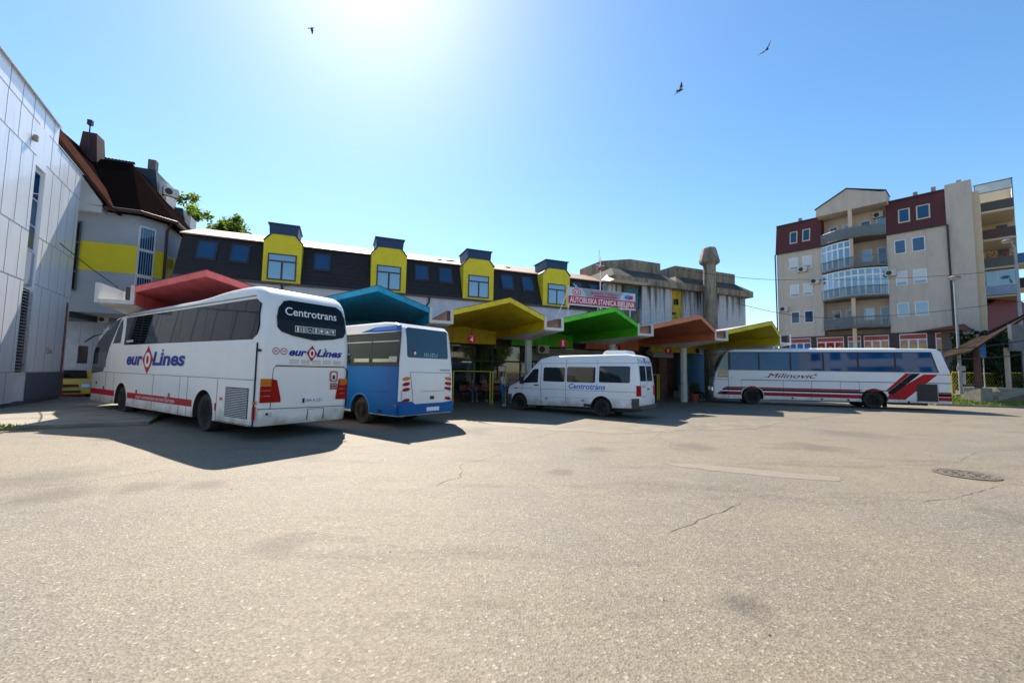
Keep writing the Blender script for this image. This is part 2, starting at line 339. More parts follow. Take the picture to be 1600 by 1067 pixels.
# ---------------- vehicles ----------------
def wheel(root, x, y, r=0.5, wd=0.29, name='wheel', hub=0.30, rimm=None):
    """wheel at the left (+y) or right side, x along the vehicle; outer face at |y|"""
    sg = 1 if y > 0 else -1
    t = MB()
    prof = [(hub+.02, 0), (r*.93, 0.0), (r*.985, .03), (r, .07), (r, wd-.07), (r*.985, wd-.03), (r*.93, wd), (hub+.02, wd), (hub, wd*.5), (hub+.02, 0)]
    t.lathe([(a_, y-sg*b_) for a_, b_ in prof], c=(x, 0, r), n=36, axis='y')
    o = t.build(name, rubber, root, smooth=40)
    q = MB(); q.lathe([(hub+.022, y-sg*.005), (hub+.022, y-sg*.03), (hub-.03, y-sg*.09), (hub*.72, y-sg*.13), (hub*.66, y-sg*.06), (hub*.36, y-sg*.05), (hub*.34, y-sg*.015), (hub*.2, y-sg*.01), (.0005, y-sg*.01)], c=(x, 0, r), n=28, axis='y')
    for k in range(10):
        an = k*.6283; q.lathe([(.013, y-sg*.06), (.013, y-sg*.03), (.0005, y-sg*.03)], c=(x+hub*.52*math.cos(an), 0, r+hub*.52*math.sin(an)), n=6, axis='y')
    q.build('rim', rimm or steel, o, smooth=40)
    return o
class Veh:
    def __init__(s, name, label, cat, loc, rz, W, zw, tum, xr):
        s.root = thing(name, label, cat, loc, rz); s.W = W; s.zw = zw; s.tum = tum; s.xr = xr
    def Y(s, z): return s.W/2-(max(0, z-s.zw)*s.tum)
    def X(s, z):
        P = s.xr
        for (z0, x0), (z1, x1) in zip(P, P[1:]):
            if z <= z1: return x0+(x1-x0)*(z-z0)/(z1-z0)
        return P[-1][1]
    def body(s, sil, bev, zbev, arches, m, name='body', seg=4, under=0.3, paintfn=None):
        W = s.W; bm = bmesh.new()
        a = [bm.verts.new((x, -W/2, z)) for x, z in sil]; b = [bm.verts.new((x, W/2, z)) for x, z in sil]; n = len(sil)
        bm.faces.new(a[::-1]); bm.faces.new(b)
        for i in range(n): bm.faces.new((a[i], a[(i+1) % n], b[(i+1) % n], b[i]))
        bmesh.ops.recalc_face_normals(bm, faces=bm.faces)
        es = [e for e in bm.edges if abs(e.verts[0].co.y-e.verts[1].co.y) < 1e-4 and (e.verts[0].co.z+e.verts[1].co.z)/2 > zbev]
        bmesh.ops.bevel(bm, geom=es, offset=bev, segments=seg, profile=0.5, affect='EDGES', clamp_overlap=True)
        bmesh.ops.bisect_plane(bm, geom=list(bm.verts)+list(bm.edges)+list(bm.faces), plane_co=(0, 0, s.zw), plane_no=(0, 0, 1))
        for v in bm.verts:
            if v.co.z > s.zw: v.co.y *= 1-(v.co.z-s.zw)*s.tum/(W/2)
        me = bpy.data.meshes.new(name); bm.to_mesh(me); bm.free()
        o = bpy.data.objects.new(name, me); COL.objects.link(o)
        cut = []
        for (x, z, r) in arches:
            for sg in (1, -1):
                c = MB(); c.lathe([(r, sg*(W/2-.5)), (r, sg*(W/2+.3))], c=(x, 0, z), n=40, axis='y')
                co = c.build('cut', gap); cut.append(co)
                md = o.modifiers.new('b', 'BOOLEAN'); md.operation = 'DIFFERENCE'; md.solver = 'EXACT'; md.object = co
        dg = bpy.context.evaluated_depsgraph_get(); dg.update()
        m2 = bpy.data.meshes.new_from_object(o.evaluated_get(dg)); o.modifiers.clear(); o.data = m2; m2.name = name
        for c in cut: bpy.data.objects.remove(c)
        m2.materials.clear(); m2.materials.append(m); m2.materials.append(gap)
        for p in m2.polygons:
            p.use_smooth = True; c = p.center; d = 0
            if p.normal.z < -.75 and c.z < under+.12: d = 1
            for (x, z, r) in arches:
                if abs(c.y) < W/2-.012 and math.hypot(c.x-x, c.z-z) < r+.02 and c.z < z+r+.02 and abs(c.y) > W/2-.56: d = 1
            p.material_index = d
        m2.set_sharp_from_angle(angle=R(28)); o.parent = s.root
        if paintfn: paintfn(o)
        return o
    def side(s, name, polys, m, parent=None, eps=.006, deep=.03, sg=1, bevel=0):
        first = None
        for P in polys:
            b = MB()
            for Q in bands(P, [s.zw]): b.prism(Q, -deep, eps, lambda x, z, t: (x, sg*(s.Y(z)+t), z))
            o = b.build(name, m, parent or s.root, bevel=bevel); first = first or o
        return first
    def rear(s, name, polys, m, parent=None, eps=.006, deep=.05, bevel=0):
        """polys in (distance from the left side, z)"""
        first = None
        for P in polys:
            b = MB()
            for Q in bands(P, [z for z, x in s.xr[1:-1]]): b.prism(Q, -deep, eps, lambda d, z, t: (s.X(z)-t, s.W/2-d, z))
            o = b.build(name, m, parent or s.root, bevel=bevel); first = first or o
        return first
def clipz(P, zc, keep_low):
    out = []
    for i, p in enumerate(P):
        q = P[(i+1) % len(P)]; ip = (p[1] <= zc) if keep_low else (p[1] >= zc); iq = (q[1] <= zc) if keep_low else (q[1] >= zc)
        if ip: out.append(p)
        if ip != iq: t = (zc-p[1])/(q[1]-p[1]); out.append((p[0]+(q[0]-p[0])*t, zc))
    return out
def bands(P, zs):
    """cut a polygon where the body panel changes slope"""
    res = []
    for zc in sorted(zs):
        if min(p[1] for p in P) < zc-.01 and max(p[1] for p in P) > zc+.01:
            lo = clipz(P, zc, True)
            if len(lo) > 2: res.append(lo)
            P = clipz(P, zc, False)
    return res+[P]
def line(p, q, w=.012):
    dx, dz = q[0]-p[0], q[1]-p[1]; l = math.hypot(dx, dz); nx, nz = -dz/l*w/2, dx/l*w/2
    return [(p[0]-nx, p[1]-nz), (q[0]-nx, q[1]-nz), (q[0]+nx, q[1]+nz), (p[0]+nx, p[1]+nz)]
LT = (-1, 0, 0); UP = (0, 0, 1)          # left side of a vehicle is read with "right" = towards the rear
RR = (0, -1, 0)                          # rear is read with "right" = towards the right side

# ---- long distance coach, three quarter view from behind ----
ca = Veh('coach', 'long white touring coach with blue lettering, a red diamond and a dark rear window', 'coach',
         (-5.904+.5395*1.25, 9.739+.842*1.25, 0), 2.573, 2.5, 2.3, 0.085, [(0, .06), (.8, 0), (2.3, 0), (2.9, .05), (3.28, .12), (3.45, .18), (3.60, .30)])
ca.body([(.06, .34), (0, .8), (0, 2.3), (.05, 2.9), (.12, 3.28), (.18, 3.45), (.30, 3.60), (.48, 3.70), (.75, 3.755), (1.2, 3.77), (2.0, 3.76), (2.6, 3.73), (3.3, 3.67), (4.0, 3.64), (9.3, 3.62), (10.7, 3.50), (11.9, 3.08), (12.55, 2.4), (12.78, 1.4), (12.74, .6), (12.5, .34)],
        .23, .5, [(2.70, .5, .60), (9.12, .5, .60)], white_paint)
for x in (2.70, 9.12):
    for sg in (1, -1): wheel(ca.root, x, sg*1.18, .5, .3 if x > 5 else .55)
w_ = ca.side('window', [[(9.22, 2.42), (9.32, 3.0), (9.45, 3.40), (.40, 3.38), (.2, 3.25), (.19, 3.0), (.13, 2.7), (.16, 2.5), (.32, 2.38)]], dark_glass)
ca.side('panel_gap', [line((x, 2.44), (x, 3.38), .018) for x in (7.75, 6.2, 4.6, 3.0, 1.5)], mat('window_joint', (.006, .006, .007), rough=.35), w_, eps=.008, deep=.001)
ca.side('window', [[(10.42, 2.5), (9.62, 2.5), (9.66, 3.05), (9.78, 3.36), (10.0, 3.30), (10.25, 2.9)]], dark_glass)
ca.side('window', [[(12.62, 1.38), (11.25, 1.46), (10.95, 2.0), (10.66, 2.5), (10.02, 3.42), (10.75, 3.33), (11.75, 2.98), (12.3, 2.5), (12.5, 2.2)]], dark_glass)
ca.side('window', [[(11.0-.0, 1.62), (12.3, 1.62), (12.3, 2.2), (11.0, 2.2)]], glass('door_glass', (.04, .05, .05)), eps=.012)
t = MB(); text(t, 'Starliner', (12.2, ca.Y(2.75)+.008, 2.62), (-1, 0, .42), (.42, 0, 1), .2, shear_=.3, width=1.3); t.build('lettering', whitev, ca.root)
ca.side('roof_gutter', [line((.45, 3.455), (9.4, 3.475), .03)], mat('roof_seam', (.25, .24, .22)), eps=.012)
gl = [line((11.15, 1.45), (.1, 1.42)), line((6.24, .36), (6.24, 1.43)), line((3.72, .36), (3.72, 1.42)), line((4.25, .36), (4.25, 1.42), .007), line((10.84, .36), (10.84, 1.46)),
      line((1.93, .36), (1.93, 1.42)), line((.10, .36), (.10, 2.3)), line((9.95, .36), (9.95, 1.45), .008), line((.10, .36), (1.93, .36))]
ca.side('panel_gap', gl, gap, eps=.005)
ca.side('stripe', [[(12.5, .61), (12.5, .81), (9.79, .81), (9.79, .61)], [(8.44, .61), (8.44, .80), (3.38, .80), (3.38, .61)], [(2.02, .60), (2.02, .79), (1.93, .79), (1.93, .60)]], red, eps=.006)
t = MB(); text(t, 'your connection across Europe', (7.62, 1.25, .655), LT, UP, .115, off=.009, width=3.1); t.build('lettering', whitev, ca.root)
# lettering with the diamond O
def euro(mb, o, right, h, W, off=.008, sh=0.15, b=.035):
    r_ = Vector(right)
    text(mb, 'eur', o, right, UP, h*.82, off=off, shear_=sh, bold=b, width=W*.31)
    text(mb, 'Lines', Vector(o)+r_*W*.49, right, UP, h*.82, off=off, shear_=sh, bold=b, width=W*.51)
    c = Vector(o)+r_*W*.405; d = h*.98
    join_polys(mb, [[(0, -d*.62), (W*.098, h*.33), (0, h*.33+d*.95), (-W*.098, h*.33)]], c, right, UP, off=off+.001, mi=1)
    oz = circ(0, h*.33, 1, 24); ring_o = [(x*W*.052, h*.33+(z-h*.33)*h*.50) for x, z in oz]; ring_i = [(x*W*.024, h*.33+(z-h*.33)*h*.28) for x, z in oz]
    join_polys(mb, [ring_o], c, right, UP, off=off+.003, mi=2); join_polys(mb, [ring_i], c, right, UP, off=off+.005, mi=1)
    join_polys(mb, [circ(W*.655, h*.93, h*.10, 12)], Vector(o), right, UP, off=off+.004, mi=1)
t = MB(); euro(t, (8.75, 1.25, 1.74), LT, .48, 4.75); t.build('lettering', [navy, red, whitev], ca.root)
for x in (11.9, 11.0):   # small catches
    ca.side('latch', [rrect(x-.05, x+.05, .98 if x > 11.5 else .80, 1.08 if x > 11.5 else .92, .01)], black, eps=.012)
for x in (7.6, 4.95): ca.side('latch', [rrect(x-.05, x+.05, .78, .92, .01)], mat('brass', (.2, .15, .05), rough=.5, metal=.5), eps=.015)
b = MB(); b.prism(rrect(.33, 1.48, .50, 1.22, .02), -.03, .004, lambda x, z, q: (x, ca.Y(z)+q, z))
for k in range(17): b.box(.36, 1.45, 1.245, 1.268, .525+k*.0405, .542+k*.0405, 1)
b.build('grille', [gap, mat('grille_slat', (.66, .65, .62), rough=.5)], ca.root)
ca.side('marker_lamp', [rrect(1.62, 1.74, .88, .95, .01)], amber, eps=.02)
ca.side('marker_lamp', [rrect(.03, .10, .86, .92, .01)], amber, eps=.02)
ca.side('reflector', [rrect(.055, .11, .50, .80, .01)], redlens, eps=.015)
ca.side('badge', [rrect(8.35, 9.0, 2.50, 2.58, .01)], mat('small_print', (.45, .45, .45)), eps=.009)
# rear
ca.rear('window', [[(.42, 2.70), (.40, 2.95), (.46, 3.20), (.60, 3.38), (.75, 3.42), (2.05, 3.42), (2.2, 3.32), (2.28, 3.1), (2.30, 2.72), (2.22, 2.58), (1.9, 2.5), (1.35, 2.44), (.8, 2.52), (.52, 2.6)]], dark_glass, deep=.02, eps=.03)
t = MB(); text(t, 'Centrotrans', (ca.X(3.1)-.04, 1.25-.60, 3.03), RR, (.13, 0, 1), .20, bold=.01, width=1.42); t.build('lettering', whitev, ca.root)
t = MB()
for k in range(7):
    o0 = Vector((ca.X(2.68)-.034, 1.25-.84-k*.165, 2.62))
    join_polys(t, [rrect(0, .145, 0, .16, .01)], o0, RR, UP, off=.001, mi=1); join_polys(t, [rrect(.012, .133, .012, .148, .01)], o0, RR, UP, off=.003, mi=0)
    P = [[[(.05, .02), (.10, .02), (.10, .14), (.05, .14)]], [[(.04, .02), (.06, .02), (.06, .13), (.04, .13)], [(.08, .02), (.10, .02), (.10, .13), (.08, .13)]], [[(.02, .05), (.07, .11), (.12, .05), (.12, .035), (.07, .09), (.02, .035)]],
         [circ(.07, .11, .03, 8), circ(.07, .05, .03, 8)], [circ(.065, .08, .045, 10)], [[(.03, .03), (.11, .03), (.08, .13), (.03, .10)]], [[(.02, .12), (.12, .12), (.09, .06), (.05, .06)], [(.06, .02), (.08, .02), (.08, .06), (.06, .06)]]][k]
    join_polys(t, P, o0, RR, UP, off=.005, mi=1)
t.build('pictogram_sticker', [black, whitev], ca.root)
t = MB(); euro(t, (0.0, 1.25-.72, 2.03), RR, .22, 1.48, off=.012, sh=.3); t.build('lettering', [navy, red, whitev], ca.root)
t = MB()
for k, n_ in enumerate(('80', '100')):
    o0 = Vector((0, 1.25-.40-k*.19, 2.12)); join_polys(t, [circ(0, 0, .085, 20)], o0, RR, UP, off=.008, mi=1); join_polys(t, [circ(0, 0, .066, 20)], o0, RR, UP, off=.010, mi=2)
    text(t, n_, o0+Vector((0, .04, -.03)), RR, UP, .06, off=.012, width=.08)
t.build('speed_sticker', [black, red, whitev], ca.root)
b = MB()
for k in range(5):
    for j in range(3): b.box(-.006, .02, 1.25-.98-k*.30, 1.25-.74-k*.30, 1.83+j*.04, 1.845+j*.04)
b.build('vent', mat('vent_grey', (.35, .34, .32)), ca.root)
ca.rear('panel_gap', [line((.42, 1.76), (2.3, 1.76), .022), line((.34, .73), (.36, 1.68)), line((.36, 1.68), (.42, 1.76)), line((2.42, .70), (2.42, 1.68)), line((2.42, 1.68), (2.3, 1.76)), line((.08, .745), (2.46, .70), .014)], gap)
ca.rear('trim', [line((.42, 1.785), (2.3, 1.785), .025)], beige_sill, eps=.02)
for sgn, X0 in ((0, 0), (1, 0)):
    f = (lambda d: d) if not sgn else (lambda d: 2.5-d)
    b = MB()
    for P, mi in (([(.10, .89), (.33, .89), (.33, 1.04), (.10, 1.04)], 0), ([(.10, 1.05), (.33, 1.05), (.33, 1.17), (.10, 1.17)], 0), ([(.10, 1.18), (.33, 1.18), (.33, 1.28), (.10, 1.28)], 0), ([(.10, 1.29), (.33, 1.29), (.33, 1.45), (.10, 1.45)], 1), ([(.34, .89), (.57-.14*sgn, .89), (.57-.14*sgn, .97), (.46-.10*sgn, 1.42), (.34, 1.45)], 0)):
        b.prism([(f(d), z) for d, z in P], -.03, .018, lambda d, z, q: (ca.X(z)-q, 1.25-d, z), mi)
    b.build('tail_light', [redlens, amber], ca.root)
ca.rear('licence_plate', [rrect(1.13, 1.68, .84, .96, .01)], whitev, eps=.014)
t = MB(); text(t, '004·A·251', (-.001, 1.25-1.21, .862), RR, UP, .075, off=.016, width=.44); t.build('lettering', black, ca.root)
ca.rear('plate_band', [rrect(1.13, 1.185, .84, .96, .005)], navy, eps=.016)
t = MB(); o0 = Vector((0, 1.25-1.86, 1.16))
ring = circ(.125, .36, .125, 20); join_polys(t, [rrect(.0, .25, .20, .50, .06)], o0, RR, UP, off=.008, mi=1); join_polys(t, [rrect(.05, .20, .24, .46, .06)], o0, RR, UP, off=.010, mi=2); join_polys(t, [rrect(.085, .165, .27, .38, .01)], o0, RR, UP, off=.012, mi=0)
join_polys(t, [rrect(.03, .23, 0, .17, .01)], o0, RR, UP, off=.008, mi=0); join_polys(t, [rrect(.04, .22, .01, .08, .01)], o0, RR, UP, off=.010, mi=1)
text(t, 'MAAX', o0+Vector((0, -.045, .095)), RR, UP, .055, off=.012, width=.165, mi=2)
t.build('emblem', [black, mat('emblem_red', (.55, .12, .10), rough=.4), whitev], ca.root)
b = MB()
for d in (.35, 2.12): b.lathe([(.001, -.028), (.05, -.028), (.055, 0)], c=(.02, 1.25-d, .60), n=16, axis='x')
b.build('tow_cap', mat('grey_cap', (.55, .54, .5)), ca.root, smooth=30)
b = MB()
for d, z in ((.04, 2.12), (2.47, 2.1), (.28, .62)): b.lathe([(.001, -.03), (.03, -.03), (.032, 0.06)], c=(.03, 1.25-d, z), n=12, axis='x')
b.build('bumper_stud', black, ca.root, smooth=30)
ca.rear('panel_gap', [line((1.3, .40), (1.3, .68), .008), line((1.75, .40), (1.75, .68), .008), line((1.3, .68), (1.75, .68), .008)], gap, eps=.004)
# mirror
b = MB(); b.tube([(12.5, .9, 3.0), (13.0, 1.2, 2.85), (13.15, 1.42, 2.6)], .03, 8); b.hexa([(13.1+x, 1.30+y, 1.75+z) for z in (0, .7) for x, y in ((0, 0), (.16, .02), (.18, .26), (.02, .24))]); b.build('mirror', black, ca.root, bevel=.02)

# ---- blue and white midibus ----
blue = mat('blue_paint', (0.0, 0.115, 0.36), rough=0.4, var=0.06, spec=.2, dirt=(0.0, .08, .24), dscale=1.5, dlo=.55, dhi=.9)
n2 = (math.sin(2.5), -math.cos(2.5)); W2 = 2.26
cb = Veh('midibus', 'blue and white midibus seen from behind beside the long white coach', 'bus',
         (-3.29+n2[0]*W2/2, 12.26+n2[1]*W2/2, 0), 2.5, W2, 1.85, 0.06, [(0, 0), (1.0, -.02), (1.6, 0), (3.0, .16), (3.2, .25)])
cb.body([(0, .36), (-.02, .9), (0, 1.6), (.12, 2.7), (.18, 3.0), (.35, 3.14), (1.0, 3.2), (6.5, 3.2), (7.3, 3.0), (7.65, 1.9), (7.7, .9), (7.6, .36)], .13, .5, [(1.88, .43, .5), (6.0, .43, .5)], white_paint)
for x in (1.88, 6.0):
    for sg in (1, -1): wheel(cb.root, x, sg*1.04, .43, .26, hub=.24, rimm=mat('dusty_rim', (.16, .13, .10), rough=.8, var=.3, scale=7))
arc = [(1.88+.51*math.cos(R(a)), .43+.51*math.sin(R(a))) for a in range(0, 181, 15)]
def minusarc(x0, x1, z0, z1): return [[(x0, z0), (1.37, z0)]+[(1.88+.51*math.cos(R(a)), .43+.51*math.sin(R(a))) for a in range(180, -1, -15)]+[(x1, z0), (x1, z1), (x0, z1)]]
cb.side('side_panel', minusarc(.04, 5.4, .38, 1.83), blue)
cb.side('side_panel', [[(.06, 2.88), (1.3, 2.88), (2.1, 2.90), (1.3, 3.04), (.08, 3.05)]], blue)
b = MB(); b.prism([(1.4, 2.93), (.2, 2.93), (.25, 3.03), (1.3, 3.03)], 0, .02, lambda x, z, q: (x, cb.Y(z)+q, z)); b.build('roof_box', signblue, cb.root)
cb.side('window_band', [[(.05, 1.85), (5.4, 1.85), (5.4, 2.86), (.05, 2.86)]], black, eps=.003)
wn = cb.side('window', [rrect(.08, 1.36, 1.90, 2.80, .03), rrect(1.42, 3.3, 1.90, 2.80, .03), rrect(3.36, 5.2, 1.90, 2.80, .03)], glass('tinted_green', (.010, .030, .028), ior=1.3, wav=.05))
cb.side('frame', [line((.08, 2.58), (1.36, 2.58), .03), line((1.42, 2.58), (3.3, 2.58), .03), line((3.36, 2.58), (5.2, 2.58), .03)], mat('window_rail', (.5, .52, .5), rough=.4), wn, eps=.012)
cb.side('curtain', [rrect(.12, .5, 1.95, 2.12, .03), rrect(.5, 1.3, 1.95, 2.05, .02), rrect(1.5, 2.3, 1.95, 2.06, .02)], mat('cream_cloth', (.5, .5, .36)), wn, eps=.008, deep=.001)
cb.side('wheel_arch_trim', [[(1.88+.50*math.cos(R(a)), .43+.50*math.sin(R(a))) for a in range(0, 181, 12)]+[(1.88+.56*math.cos(R(a)), .43+.56*math.sin(R(a))) for a in range(180, -1, -12)]], mat('arch_blue', (.04, .16, .42), rough=.4), eps=.02)
cb.side('panel_gap', [line((.04, 1.84), (5.4, 1.84), .02), line((.5, 1.05), (1.3, 1.05), .01), line((.5, 1.05), (.47, 1.1), .01)], gap, eps=.008)
cb.side('marker_lamp', [rrect(.05, .16, .66, .70, .01)], amber, eps=.02)
cb.side('latch', [rrect(.74, .94, .42, .52, .02)], black, eps=.015)
cb.rear('window', [rrect(.33, 2.02, 2.10, 3.02, .07)], glass('rear_blue_glass', (.008, .045, .085), ior=1.6, wav=.04), eps=.012)
t = MB(); text(t, 'ISUZU', (cb.X(2.2)-.012, W2/2-1.0, 2.15), RR, (.11, 0, 1), .11, off=.006, width=.55); t.build('lettering', mat('pale_green_print', (.35, .6, .5)), cb.root)
t = MB(); text(t, 'TURQUOISE', (cb.X(1.7)-.002, W2/2-1.62, 1.71), RR, UP, .055, off=.006, width=.46, bold=.01); t.build('lettering', mat('dark_red_print', (.18, .03, .04)), cb.root)
cb.rear('bumper', [[(.02, .38), (W2-.02, .38), (W2-.02, .74), (W2-.5, .70), (.62, .70), (.5, .78), (.02, .80)]], blue, eps=.02, bevel=.01)
cb.rear('panel_gap', [line((.42, 1.66), (2.1, 1.64), .012), line((.55, .74), (.42, 1.66), .012), line((2.05, .76), (2.1, 1.64), .012), line((.85, 1.07), (1.8, 1.07), .008), line((1.8, 1.07), (1.86, 1.2), .008), line((.1, 1.1), (.1, .8), .006)], gap)
for sgn in (0, 1):
    f = (lambda d: d) if not sgn else (lambda d: W2-d)
    for k, (z, mm_) in enumerate(((1.46, amber), (1.30, redlens), (1.14, redlens), (.98, whitev), (.82, redlens))):
        b = MB(); P = [(f(.27+.14*math.cos(R(a))), z+.052*math.sin(R(a))+(.02*math.cos(R(a)))) for a in range(0, 360, 24)]
        b.prism(P, -.03, .025, lambda d, zz, q: (cb.X(zz)-q, W2/2-d, zz)); b.build('tail_light', mm_, cb.root, bevel=.006)
cb.rear('licence_plate', [rrect(1.08, 1.60, .46, .58, .01)], whitev, eps=.035)
t = MB(); text(t, '583·T·744', (-.02, W2/2-1.15, .49), RR, UP, .06, off=.022, width=.4); t.build('lettering', mat('plate_grey', (.12, .12, .13)), cb.root)
cb.rear('latch', [rrect(1.22, 1.38, .82, .92, .01)], black, eps=.015)
t = MB(); join_polys(t, [circ(0, 0, .065, 16)], (cb.X(2.2)-.014, W2/2-.62, 2.24), RR, UP, off=.004); join_polys(t, [circ(0, 0, .045, 16)], (cb.X(2.2)-.014, W2/2-.62, 2.24), RR, UP, off=.006, mi=1); t.build('speed_sticker', [red, whitev], cb.root)
b = MB(); b.box(1.2, 2.0, -1.33, -1.20, .40, 2.55); b.build('side_door', mat('door_edge', (.55, .53, .42), rough=.5), cb.root, bevel=.02)
b = MB(); b.box(1.3, 3.0, -.9, .9, .25, .45); b.tube([(.3, .3, .32), (1.3, .35, .34)], .045); b.build('chassis', black, cb.root)

# ---- white passenger van ----
th3 = math.pi-.636; n3 = (math.sin(th3), -math.cos(th3)); W3 = 1.93
P0 = (.404+5.5*math.cos(-.636), 19.13+5.5*math.sin(-.636))
cv = Veh('passenger_van', 'white high roofed passenger van with blue lettering on its side under the green canopy', 'van',
         (P0[0]+n3[0]*W3/2, P0[1]+n3[1]*W3/2, 0), th3, W3, 1.3, 0.09, [(0, 0.0), (1.3, .02), (2.4, .12), (2.5, .2)])
cv.body([(0, .42), (0, .75), (.02, 1.3), (.10, 2.2), (.2, 2.42), (.5, 2.5), (3.9, 2.45), (4.45, 2.33), (4.75, 2.1), (5.35, 1.42), (6.12, 1.08), (6.22, .9), (6.24, .5), (6.1, .32), (5.0, .28)],
        .10, .5, [(1.53, .37, .46), (5.53, .37, .43)], grime(mat('van_white', (.78, .79, .80), rough=.3, var=.03, coat=.3), .4, 1.0))
for x in (1.53, 5.53):
    for sg in (1, -1): wheel(cv.root, x, sg*(.9), .36, .22, hub=.2, rimm=black if x < 3 else mat('hubcap', (.25, .25, .25), rough=.4, metal=.6))
for P in (rrect(.36, 1.64, 1.37, 2.02, .06), rrect(1.8, 3.1, 1.34, 1.98, .06), rrect(3.2, 4.27, 1.34, 1.95, .06)):
    wn = cv.side('window', [P], glass('van_glass', (.012, .018, .018), wav=.08), eps=.010)
cv.side('window', [[(4.54, 1.28), (5.32, 1.24), (5.26, 1.36), (4.82, 1.84), (4.74, 1.88), (4.54, 1.88)]], MATS['van_glass'], eps=.010)
b = MB(); b.prism([(-.78, 0), (.78, 0), (.66, 1), (-.66, 1)], 0, .02, lambda p, q, t_: (5.30-.56*q+t_*.7, p, 1.50+.56*q+t_*.7)); b.build('windscreen', MATS['van_glass'], cv.root)
cv.side('panel_gap', [line((.04, 1.03), (6.05, 1.00), .012), line((.04, .74), (5.0, .66), .006), line((4.4, .36), (4.4, 2.1), .014), line((4.32, .36), (4.32, 1.0), .01), line((3.15, .45), (3.15, 2.3), .012), line((1.72, 1.03), (1.72, 2.3), .006), line((5.42, .85), (5.36, 1.22), .01), line((.05, 2.14), (4.9, 2.12), .01)], gap, eps=.004)
t = MB(); text(t, 'Centrotrans', (3.0, W3/2, 1.08), LT, UP, .21, off=.008, shear_=.25, bold=.02, width=1.65); t.build('lettering', signblue, cv.root)
cv.side('latch', [rrect(4.50, 4.74, 1.14, 1.19, .02)], black, eps=.02); cv.side('latch', [rrect(5.66, 5.80, .97, 1.02, .01)], black, eps=.01)
for x in (4.1, 2.35, .25): cv.side('marker_lamp', [rrect(x-.06, x+.06, .58, .64, .02)], amber, eps=.015)
cv.side('fuel_flap', [rrect(1.98, 2.3, .38, .48, .02)], black, eps=.015)
cv.side('bumper', [[(0, .42), (.28, .42), (.28, .78), (0, .80)]], mat('grey_plastic', (.06, .06, .06), rough=.6), eps=.03)
cv.side('bumper', [[(6.2, .34), (5.96, .34), (5.96, .72), (6.22, .72)]], MATS['grey_plastic'], eps=.02)
for f0, f1 in ((.06, .24), (1.69, 1.87)): cv.rear('tail_light', [rrect(f0, f1, .88, 1.28, .03)], redlens, eps=.02)
cv.side('tail_light', [rrect(.0, .10, .88, 1.28, .02)], redlens, eps=.015)
for f0, f1 in ((.26, .88), (1.02, 1.62)): cv.rear('window', [rrect(f0, f1, 1.45, 2.05, .05)], MATS['van_glass'], eps=.012)
cv.rear('panel_gap', [line((.95, .5), (.95, 2.35), .014), line((.22, .5), (.22, 2.3), .012), line((1.72, .5), (1.72, 2.3), .012)], gap)
t = MB(); text(t, 'Centrotrans', (cv.X(2.2)-.01, W3/2-.30, 2.14), RR, (.1, 0, 1), .15, off=.008, shear_=.2, width=1.3); t.build('lettering', signblue, cv.root)
cv.rear('licence_plate', [rrect(.32, .72, .78, .92, .01)], whitev, eps=.014)
t = MB(); text(t, 'E89·T·102', (0, W3/2-.36, .82), RR, UP, .06, off=.018, width=.32); text(t, '119', (0, W3/2-.35, 1.18), RR, UP, .12, off=.012, width=.3); t.build('lettering', black, cv.root)
cv.rear('bumper', [[(.0, .40), (W3, .40), (W3, .52), (0, .52)]], MATS['grey_plastic'], eps=.06)
cv.rear('latch', [rrect(1.0, 1.16, 1.12, 1.17, .01)], black, eps=.03)
b = MB(); b.hexa([(.62, -.45, 2.5), (1.75, -.45, 2.5), (1.75, .45, 2.5), (.62, .45, 2.5), (.68, -.4, 2.66), (1.6, -.4, 2.68), (1.6, .4, 2.68), (.68, .4, 2.66)]); b.build('roof_vent', whitev, cv.root, bevel=.03)
b = MB(); b.tube([(5.25, .98, 1.3), (5.3, 1.08, 1.32)], .02); b.hexa([(5.24+x, 1.05+y, 1.2+z) for z in (0, .32) for x, y in ((0, 0), (.1, 0), (.1, .2), (0, .2))]); b.build('mirror', black, cv.root, bevel=.02)
b = MB(); b.box(.4, 5.2, -.6, .6, .22, .42); b.build('chassis', black, cv.root)

# ---- white coach with red and dark stripes, side on ----
th4 = math.pi-.335; n4 = (math.sin(th4), -math.cos(th4)); W4 = 2.5
P0 = (12.804+12*math.cos(-.335), 26.882+12*math.sin(-.335))
cd = Veh('coach', 'white coach with slanting red and dark green stripes standing side on at the right', 'coach',
         (P0[0]+n4[0]*W4/2, P0[1]+n4[1]*W4/2, 0), th4, W4, 2.1, 0.04, [(0, .05), (2.1, 0), (3.3, .28)])
cd.body([(.05, .42), (.02, 1.0), (.04, 2.1), (.36, 3.22), (.55, 3.40), (1.2, 3.45), (10.6, 3.42), (10.95, 3.34), (11.2, 3.05), (11.75, 1.9), (11.88, 1.3), (11.9, .35), (11.5, .3)], .11, .5, [(3.52, .5, .60), (9.68, .5, .60)],
        grime(mat('coach_white', (.76, .76, .77), rough=.3, var=.03, coat=.3), .35, .95, amt=.55))
for x in (3.52, 9.68):
    for sg in (1, -1): wheel(cd.root, x, sg*1.17, .5, .3 if x > 5 else .55, rimm=mat('dark_rim', (.10, .10, .10), rough=.6, var=.3, scale=8))
coach_glass = glass('coach_side_glass', (.004, .065, .18), ior=1.42, wav=.03)
xs = [.72, 2.48, 4.22, 5.92, 7.60, 9.28, 10.92]
for x0, x1 in zip(xs, xs[1:]):
    cd.side('window', [rrect(x0+.05, x1-.05, 2.12, 3.20, .03) if x0 > 1 else [(.62, 2.12), (2.43, 2.12), (2.43, 3.20), (.90, 3.20)]], coach_glass, eps=.010)
cd.side('window_band', [[(.55, 2.08), (11.0, 2.08), (11.0, 3.25), (.82, 3.25)]], black, eps=.004)
